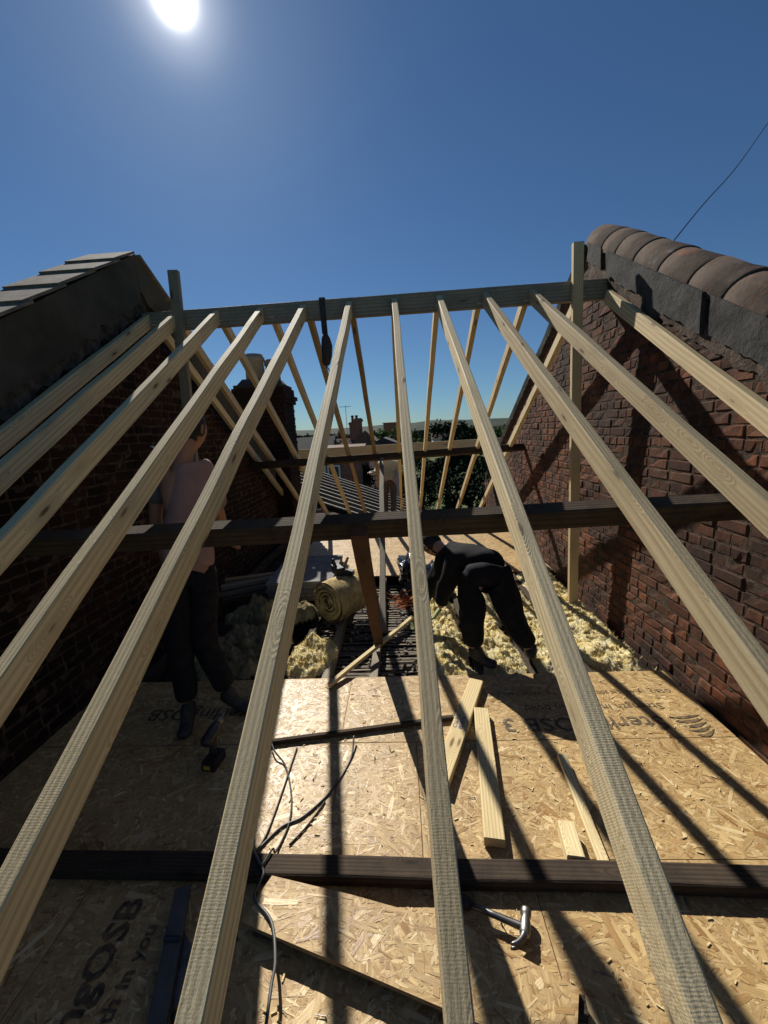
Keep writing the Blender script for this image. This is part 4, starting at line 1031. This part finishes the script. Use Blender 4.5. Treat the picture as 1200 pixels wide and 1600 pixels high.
# ================================================================= BEYOND
# chimney on the left wall line
cb_ = empty('chimney'); tag(cb_, 'brick chimney stack with two buff clay pots behind the left rafters', 'chimney')
CX, CY = -2.45, 7.0
def ring_bricks(parent, x0, x1, y0, y1, z0, z1, mat):
    mb = MB(); c = 0; z = z0; rs = random.Random(9)
    while z < z1:
        for (ax, lo, hi, fixed, sg) in (('x', x0, x1, y0, -1), ('y', y0, y1, x1, 1)):
            t = lo + (0 if c % 2 else -.11)
            while t < hi:
                a_, b_ = max(lo, t), min(hi, t + .215)
                if b_ - a_ > .03:
                    j = rs.uniform(0, .006)
                    if ax == 'x': mb.box(a_, b_, fixed - .012 - j, fixed + .02, z, z + .065)
                    else: mb.box(fixed - .02, fixed + .012 + j, a_, b_, z, z + .065)
                t += .225
        z += .075; c += 1
    o = mb.build('bricks', mat, parent); tag(o, kind='stuff'); return o
zt = E0 + .62
MB().box(-2.88, -2.02, CY, CY + .7, -1.2, zt + .33).build('stack_core', m_mortar, cb_)
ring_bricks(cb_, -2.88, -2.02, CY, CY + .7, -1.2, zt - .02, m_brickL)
for k, (g_, za, zb) in enumerate([(.045, zt, zt + .07), (.075, zt + .073, zt + .14), (.03, zt + .143, zt + .27)]):
    MB().box(-2.88 - g_, -2.02 + g_, CY - g_, CY + .7 + g_, za, zb).build('oversailing_course', m_brickL, cb_)
# sloping cement flaunching
za = zt + .27; mb = MB(); a_ = [(-2.88, CY, za), (-2.02, CY, za), (-2.02, CY + .7, za), (-2.88, CY + .7, za)]; b_ = [(-2.75, CY + .12, za + .17), (-2.15, CY + .12, za + .17), (-2.15, CY + .58, za + .17), (-2.75, CY + .58, za + .17)]
mb.add(a_ + b_, [(0,1,5,4),(1,2,6,5),(2,3,7,6),(3,0,4,7),(4,5,6,7)]); mb.build('flaunching', m_render2, cb_)
for (x, y, r_, h_) in ((-2.55, CY + .28, .17, .50), (-2.27, CY + .42, .13, .42)):
    z_ = za + .1; MB().tube([(x, y, z_), (x, y, z_ + h_*.75), (x, y, z_ + h_*.78), (x, y, z_ + h_*.9), (x, y, z_ + h_*.92), (x, y, z_ + h_)], [r_*1.05, r_*.95, r_*1.1, r_*1.1, r_*.98, r_*.98], 20).build('chimney_pot', m_pot, cb_, True)

def house(name, label, x0, x1, y0, y1, zg, ze, zr_, axis, wm, rm, windows=(), chim=()):
    h = empty(name); tag(h, label, 'house')
    MB().box(x0, x1, y0, y1, zg, ze).build('wall', wm, h)
    mb = MB(); o_ = .25
    if axis == 'x':
        ym = (y0+y1)/2; mb.prism([(x0 - o_, y0 - o_, ze), (x0 - o_, ym, zr_), (x0 - o_, y1 + o_, ze)], (x1 - x0 + 2*o_, 0, 0))
    else:
        xm = (x0+x1)/2; mb.prism([(x0 - o_, y0 - o_, ze), (x1 + o_, y0 - o_, ze), (xm, y0 - o_, zr_)], (0, y1 - y0 + 2*o_, 0))
    rf = mb.build('roof', rm, h)
    for (cx_, cy2, w_, zc, pots) in chim:
        MB().box(cx_ - w_/2, cx_ + w_/2, cy2 - .35, cy2 + .35, ze, zc).box(cx_ - w_/2 - .08, cx_ + w_/2 + .08, cy2 - .43, cy2 + .43, zc - .25, zc - .08).build('chimney', m_wallfar, rf)
        for k in range(pots):
            xx = cx_ + (k - (pots-1)/2)*.45
            MB().tube([(xx, cy2, zc), (xx, cy2, zc + .55), (xx, cy2, zc + .58), (xx, cy2, zc + .72)], [.16, .13, .17, .17], 10).build('chimney_pot', m_rtile, rf, True)
    for (wx, wz, ww, wh) in windows:
        w_ = MB().box(wx - ww/2, wx + ww/2, y0 - .06, y0 - .003, wz, wz + wh).build('window', m_white, h)
        MB().box(wx - ww/2 + .08, wx - .04, y0 - .075, y0 - .061, wz + .08, wz + wh - .08).box(wx + .04, wx + ww/2 - .08, y0 - .075, y0 - .061, wz + .08, wz + wh - .08).build('pane', m_glass, w_)
    return h
def at_(px, py, y): return atY(px, py, y)
# slate roofed terrace behind the left
p = at_(448, 685, 34); q = at_(520, 690, 34)
house('slate_roofed_house', 'dark slate roofed terrace whose ridge shows between the chimney and the sixth rafter', -16, q.x, 30, 38, -5.6, -1.6, p.z, 'x', m_wallfar, m_slate, windows=((-7, -4, 1.2, 1.5), (-10, -4, 1.2, 1.5)))
p = at_(552, 662, 42)
hh = house('brick_house', 'brick house with a twin pot chimney and aerial left of the far strut', p.x - 5, p.x + 3.6, 40, 47, -5.6, -1.2, E0 - .4, 'x', m_wallfar, m_rtile, windows=((p.x - 2.5, -3.6, 1.2, 1.5), (p.x + 1.2, -3.6, 1.2, 1.5)), chim=((p.x, 43.5, 1.2, p.z + .2, 2),))
MB().tube([(p.x - .9, 43.5, E0 - .4), (p.x - .9, 43.5, p.z + 2.0)], .03, 5).tube([(p.x - 1.6, 43.5, p.z + 1.9), (p.x - .3, 43.5, p.z + 1.9)], .025, 5).build('aerial', m_steel, hh)
for k in range(5): MB().tube([(p.x - 1.5 + k*.26, 43.2, p.z + 1.9), (p.x - 1.5 + k*.26, 43.8, p.z + 1.9)], .02, 4).build('aerial_rod', m_steel, hh)
p = at_(570, 673, 28)
house('gabled_house', 'small dark gabled brick house beside the far rafter', p.x - .9, p.x + .9, 28, 34, -5.6, p.z - 1.1, p.z, 'y', m_wallfar, m_rtile, chim=((p.x - .55, 29.2, .5, at_(568, 653, 29).z, 0),))
p = at_(598, 684, 24)
house('grey_roofed_house', 'low grey roofed building with pale verge behind the far worker', p.x - .9, p.x + 1.0, 24, 30, -5.6, p.z - .5, p.z, 'y', m_wallpale, m_slate)
p = at_(612, 659, 60)
house('flat_topped_block', 'square dark block rising above the green trees', p.x - 1.3, p.x + 1.2, 60, 63, -5.6, p.z - .1, p.z, 'x', m_wallfar, m_slate)
p = at_(545, 722, 18)
house('garden_brick_house', 'purple brick outbuilding seen just under the guard board', at_(508, 722, 18).x, at_(560, 722, 18).x, 18, 22, -5.6, at_(530, 703, 18).z, at_(530, 700, 18).z + .1, 'x', m_wallfar, m_rtile, windows=((at_(522, 735, 18).x, at_(522, 750, 18).z, .6, .7),))
p = at_(1185, 407, 9)
house('neighbouring_roof', 'dark roof edge of the neighbouring building just showing over the right coping', 8.0, 14, 9, 12, -5.6, p.z - .3, p.z, 'x', m_slate, m_slate)
for k in range(2, 6):
    xx = -60 + k*17 + (k*7) % 5; yy = 95 + (k*37) % 40
    house('distant_house', ['', '', 'far pale rendered house on the skyline behind the brick chimney stack', 'far brick house on the skyline just left of the middle rafter', 'far pale house on the skyline behind the tallest dark tree', 'far brick house on the skyline where it meets the right wall'][k], xx, xx + 8, yy, yy + 7, -5.6, -1.0, 1.4 + (k % 3)*.3, 'x', m_wallfar if k % 2 else m_wallpale, m_rtile if k % 3 else m_slate, chim=((xx + 2, yy + 3.5, .9, 2.6, 2),))['group'] = 'row of distant houses'
# battened lean-to roof below, left of centre
lr = empty('battened_roof'); tag(lr, 'lower roof stripped to black felt with pale battens, seen below the far rafters', 'roof')
A_ = atY(470, 745, 12.5); Bq = atY(640, 800, 12.5)
U_ = (Vector((Bq.x, 12.5, Bq.z)) - Vector((A_.x, 12.5, A_.z))); Ln = U_.length; U_.normalize(); V_ = Vector((0, 1, 0)); N_ = U_.cross(V_)*-1
if N_.z < 0: N_ = -N_
mb = MB(); o0 = Vector((A_.x, 9.8, A_.z)) - U_*1.0
mb.add([o0, o0 + U_*(Ln + 1.2), o0 + U_*(Ln + 1.2) + V_*5.0, o0 + V_*5.0] + [v - N_*.12 for v in (o0, o0 + U_*(Ln + 1.2), o0 + U_*(Ln + 1.2) + V_*5.0, o0 + V_*5.0)], [(0,1,2,3),(7,6,5,4),(0,4,5,1),(1,5,6,2),(2,6,7,3),(3,7,4,0)])
mb.build('felt', m_felt, lr)
for k in range(10):
    s0 = o0 + V_*(.12 + k*.52) + N_*.03; timber('roof_batten', s0, s0 + U_*(Ln + 1.15), .045, .025, m_batten, N_, parent=lr)
MB().box(o0.x + .1, (o0 + U_*(Ln + 1)).x, 9.9, 14.7, -5.6, (o0 + U_*(Ln + 1)).z - .35).build('wall', m_brickL, lr)

# overhead wire at the right
wp = [atY(1056, 372, 7.0), atY(1100, 318, 8.2), atY(1150, 262, 9.8), atY(1200, 192, 12.0), atY(1260, 110, 15)]
wp = [atY(1035, 398, 6.4)] + wp
o = MB().tube(smooth_pts(wp, 6), .010, 5).build('overhead_wire', m_rubber); tag(o, 'thin black overhead wire rising into the sky above the right coping', 'wire')

# trees -------------------------------------------------------------
def tree(px, pytop, y, half_w, label, kind, group='trees beyond the house', seed=0, leaf=.16, n=2600, zg=-5.6, dens=1.0, flat=.8):
    rs = random.Random(seed); top = atY(px, pytop, y); t = empty('tree'); t.location = (0, 0, 0); tag(t, label, 'tree', group)
    H_ = top.z - zg; x0 = top.x; mb = MB()
    tr = [Vector((x0 + .1*math.sin(k + seed), y, zg + H_*.75*k/5)) for k in range(6)]
    mb.tube(tr, [H_*.035*(1 - k/7) + .02 for k in range(6)], 7)
    cl = []
    for k in range(26):
        a_ = rs.uniform(0, 6.28); u = rs.uniform(.0, 1); rad = half_w*math.sqrt(rs.random())*(1 - .55*max(0, u - .4)/.6)*(.75 if kind == 1 else 1)
        c_ = Vector((x0 + rad*math.cos(a_), y + rad*math.sin(a_)*.9, zg + H_*(.28 + .66*u))); cl.append((c_, rs.uniform(.22, .42)*half_w*flat))
        s_ = tr[min(5, 2 + int(u*3))]; mb.tube([s_, s_.lerp(c_, .5) + Vector((0, 0, .1)), c_], [H_*.010 + .01, .02, .008], 4)
    mb.build('trunk', m_bark, t, True)
    cr = MB(); vs_ = []; fs = []
    for k in range(n):
        c_, r_ = cl[rs.randrange(len(cl))]
        d_ = Vector((rs.gauss(0, 1), rs.gauss(0, 1), rs.gauss(0, .75))); d_ = d_.normalized()*r_*rs.uniform(.35, 1.12)
        p_ = c_ + d_
        if p_.z > top.z + .05: p_.z = top.z - rs.uniform(0, .3)
        a_ = Vector((rs.gauss(0, 1), rs.gauss(0, 1), rs.gauss(0, .6))).normalized()*leaf*rs.uniform(.6, 1.3); b_ = a_.orthogonal().normalized()*leaf*.45
        n0 = len(vs_); vs_ += [p_ - a_*.5, p_ + b_, p_ + a_*.5, p_ - b_]; fs.append((n0, n0+1, n0+2, n0+3))
    link('crown', mesh('crown', vs_, fs), t, m_leaf[kind]); return t
tree(700, 651, 26, 2.3, 'dark dense tree, tallest in the middle distance right of the middle rafter', 1, seed=1, n=5200, leaf=.22)
tree(735, 656, 28, 2.0, 'dark tree close behind the tallest one, on its right', 1, seed=2, n=4200, leaf=.22)
tree(785, 655, 24, 1.7, 'mid green tree just left of the right wall\'s far edge', 0, seed=3, n=3800, leaf=.18)
tree(812, 662, 22, 1.2, 'green tree partly hidden by the right wall\'s far edge', 0, seed=13, n=2600, leaf=.18)
tree(607, 664, 30, 1.7, 'bright green tree between the two far rafters left of the middle', 2, seed=4, n=3800, leaf=.2)
tree(583, 668, 33, 1.3, 'small bright green tree left of the taller bright one', 2, seed=5, n=2400, leaf=.2)
tree(642, 668, 32, 1.5, 'green tree just right of the middle rafter', 0, seed=6, n=2600, leaf=.2)
tree(490, 676, 38, 1.8, 'blue green tree beyond the slate roof left of the sixth rafter', 0, seed=7, n=2200, leaf=.24)
tree(525, 684, 30, 1.4, 'low green tree in front of the brick house', 0, seed=8, n=2200, leaf=.2)
tree(760, 712, 15, 1.5, 'leafy bush under the far purlin, nearest to the right wall', 1, seed=9, n=4200, leaf=.12, group='dark bushes below the far purlin')
tree(705, 712, 16, 1.5, 'leafy bush under the far purlin in the middle', 1, seed=10, n=4200, leaf=.12, group='dark bushes below the far purlin')
tree(655, 715, 17, 1.2, 'leafy bush under the far purlin beside the middle rafter', 1, seed=11, n=3400, leaf=.12, group='dark bushes below the far purlin')
tree(560, 715, 20, 1.6, 'dark shrub behind the far worker\'s left side', 1, seed=12, n=3000, leaf=.14, group='dark bushes below the far purlin')
rs = random.Random(77)
for k, pxx in enumerate([430, 462, 505, 540, 632, 660, 765, 850]):
    tree(pxx, 676 - .0518*(pxx - 622) + rs.uniform(-5, 2), 120 + 25*(k % 3), 7.5, 'far off tree on the skyline, number %s from the left edge of the roof opening' % ['one', 'two', 'three', 'four', 'five', 'six', 'seven', 'eight'][k], k % 2, seed=30 + k, n=1100, leaf=.9, group='skyline trees')

# ---------------------------------------------------------------- wear of a working deck
rs = random.Random(88); mb = MB()
for k in range(46):      # dropped screws
    x = rs.uniform(-.6, 1.7); y = rs.choice((rs.uniform(.8, 1.2), rs.uniform(1.45, 2.5))); a_ = rs.uniform(0, 6.28)
    d_ = Vector((math.cos(a_), math.sin(a_), 0))*.02; p_ = Vector((x, y, .005)); mb.tube([p_ - d_, p_ + d_*.8, p_ + d_*.82, p_ + d_], [.0008, .0018, .0036, .0038], 6)
tag(mb.build('screws', m_dsteel), kind='stuff')
mb = MB()
for k in range(2600):    # sawdust drifts by the offcuts and the beam
    cx_, cy_ = rs.choice(((.65, 1.45), (.3, 1.9), (-.3, 1.5), (.45, 2.45), (1.1, 2.45), (.2, 1.15))); x = cx_ + rs.gauss(0, .16); y = cy_ + rs.gauss(0, .05)
    if 1.13 < y < 1.32 or y > 2.54: continue
    q = rs.uniform(.0008, .0028); a_ = rs.uniform(0, 3); mb.add([(x + q*math.cos(a_ + j*2.09), y + q*math.sin(a_ + j*2.09), .0036 + rs.uniform(0, .001)) for j in range(3)], [(0, 1, 2)])
tag(mb.build('sawdust', m_pale), kind='stuff')
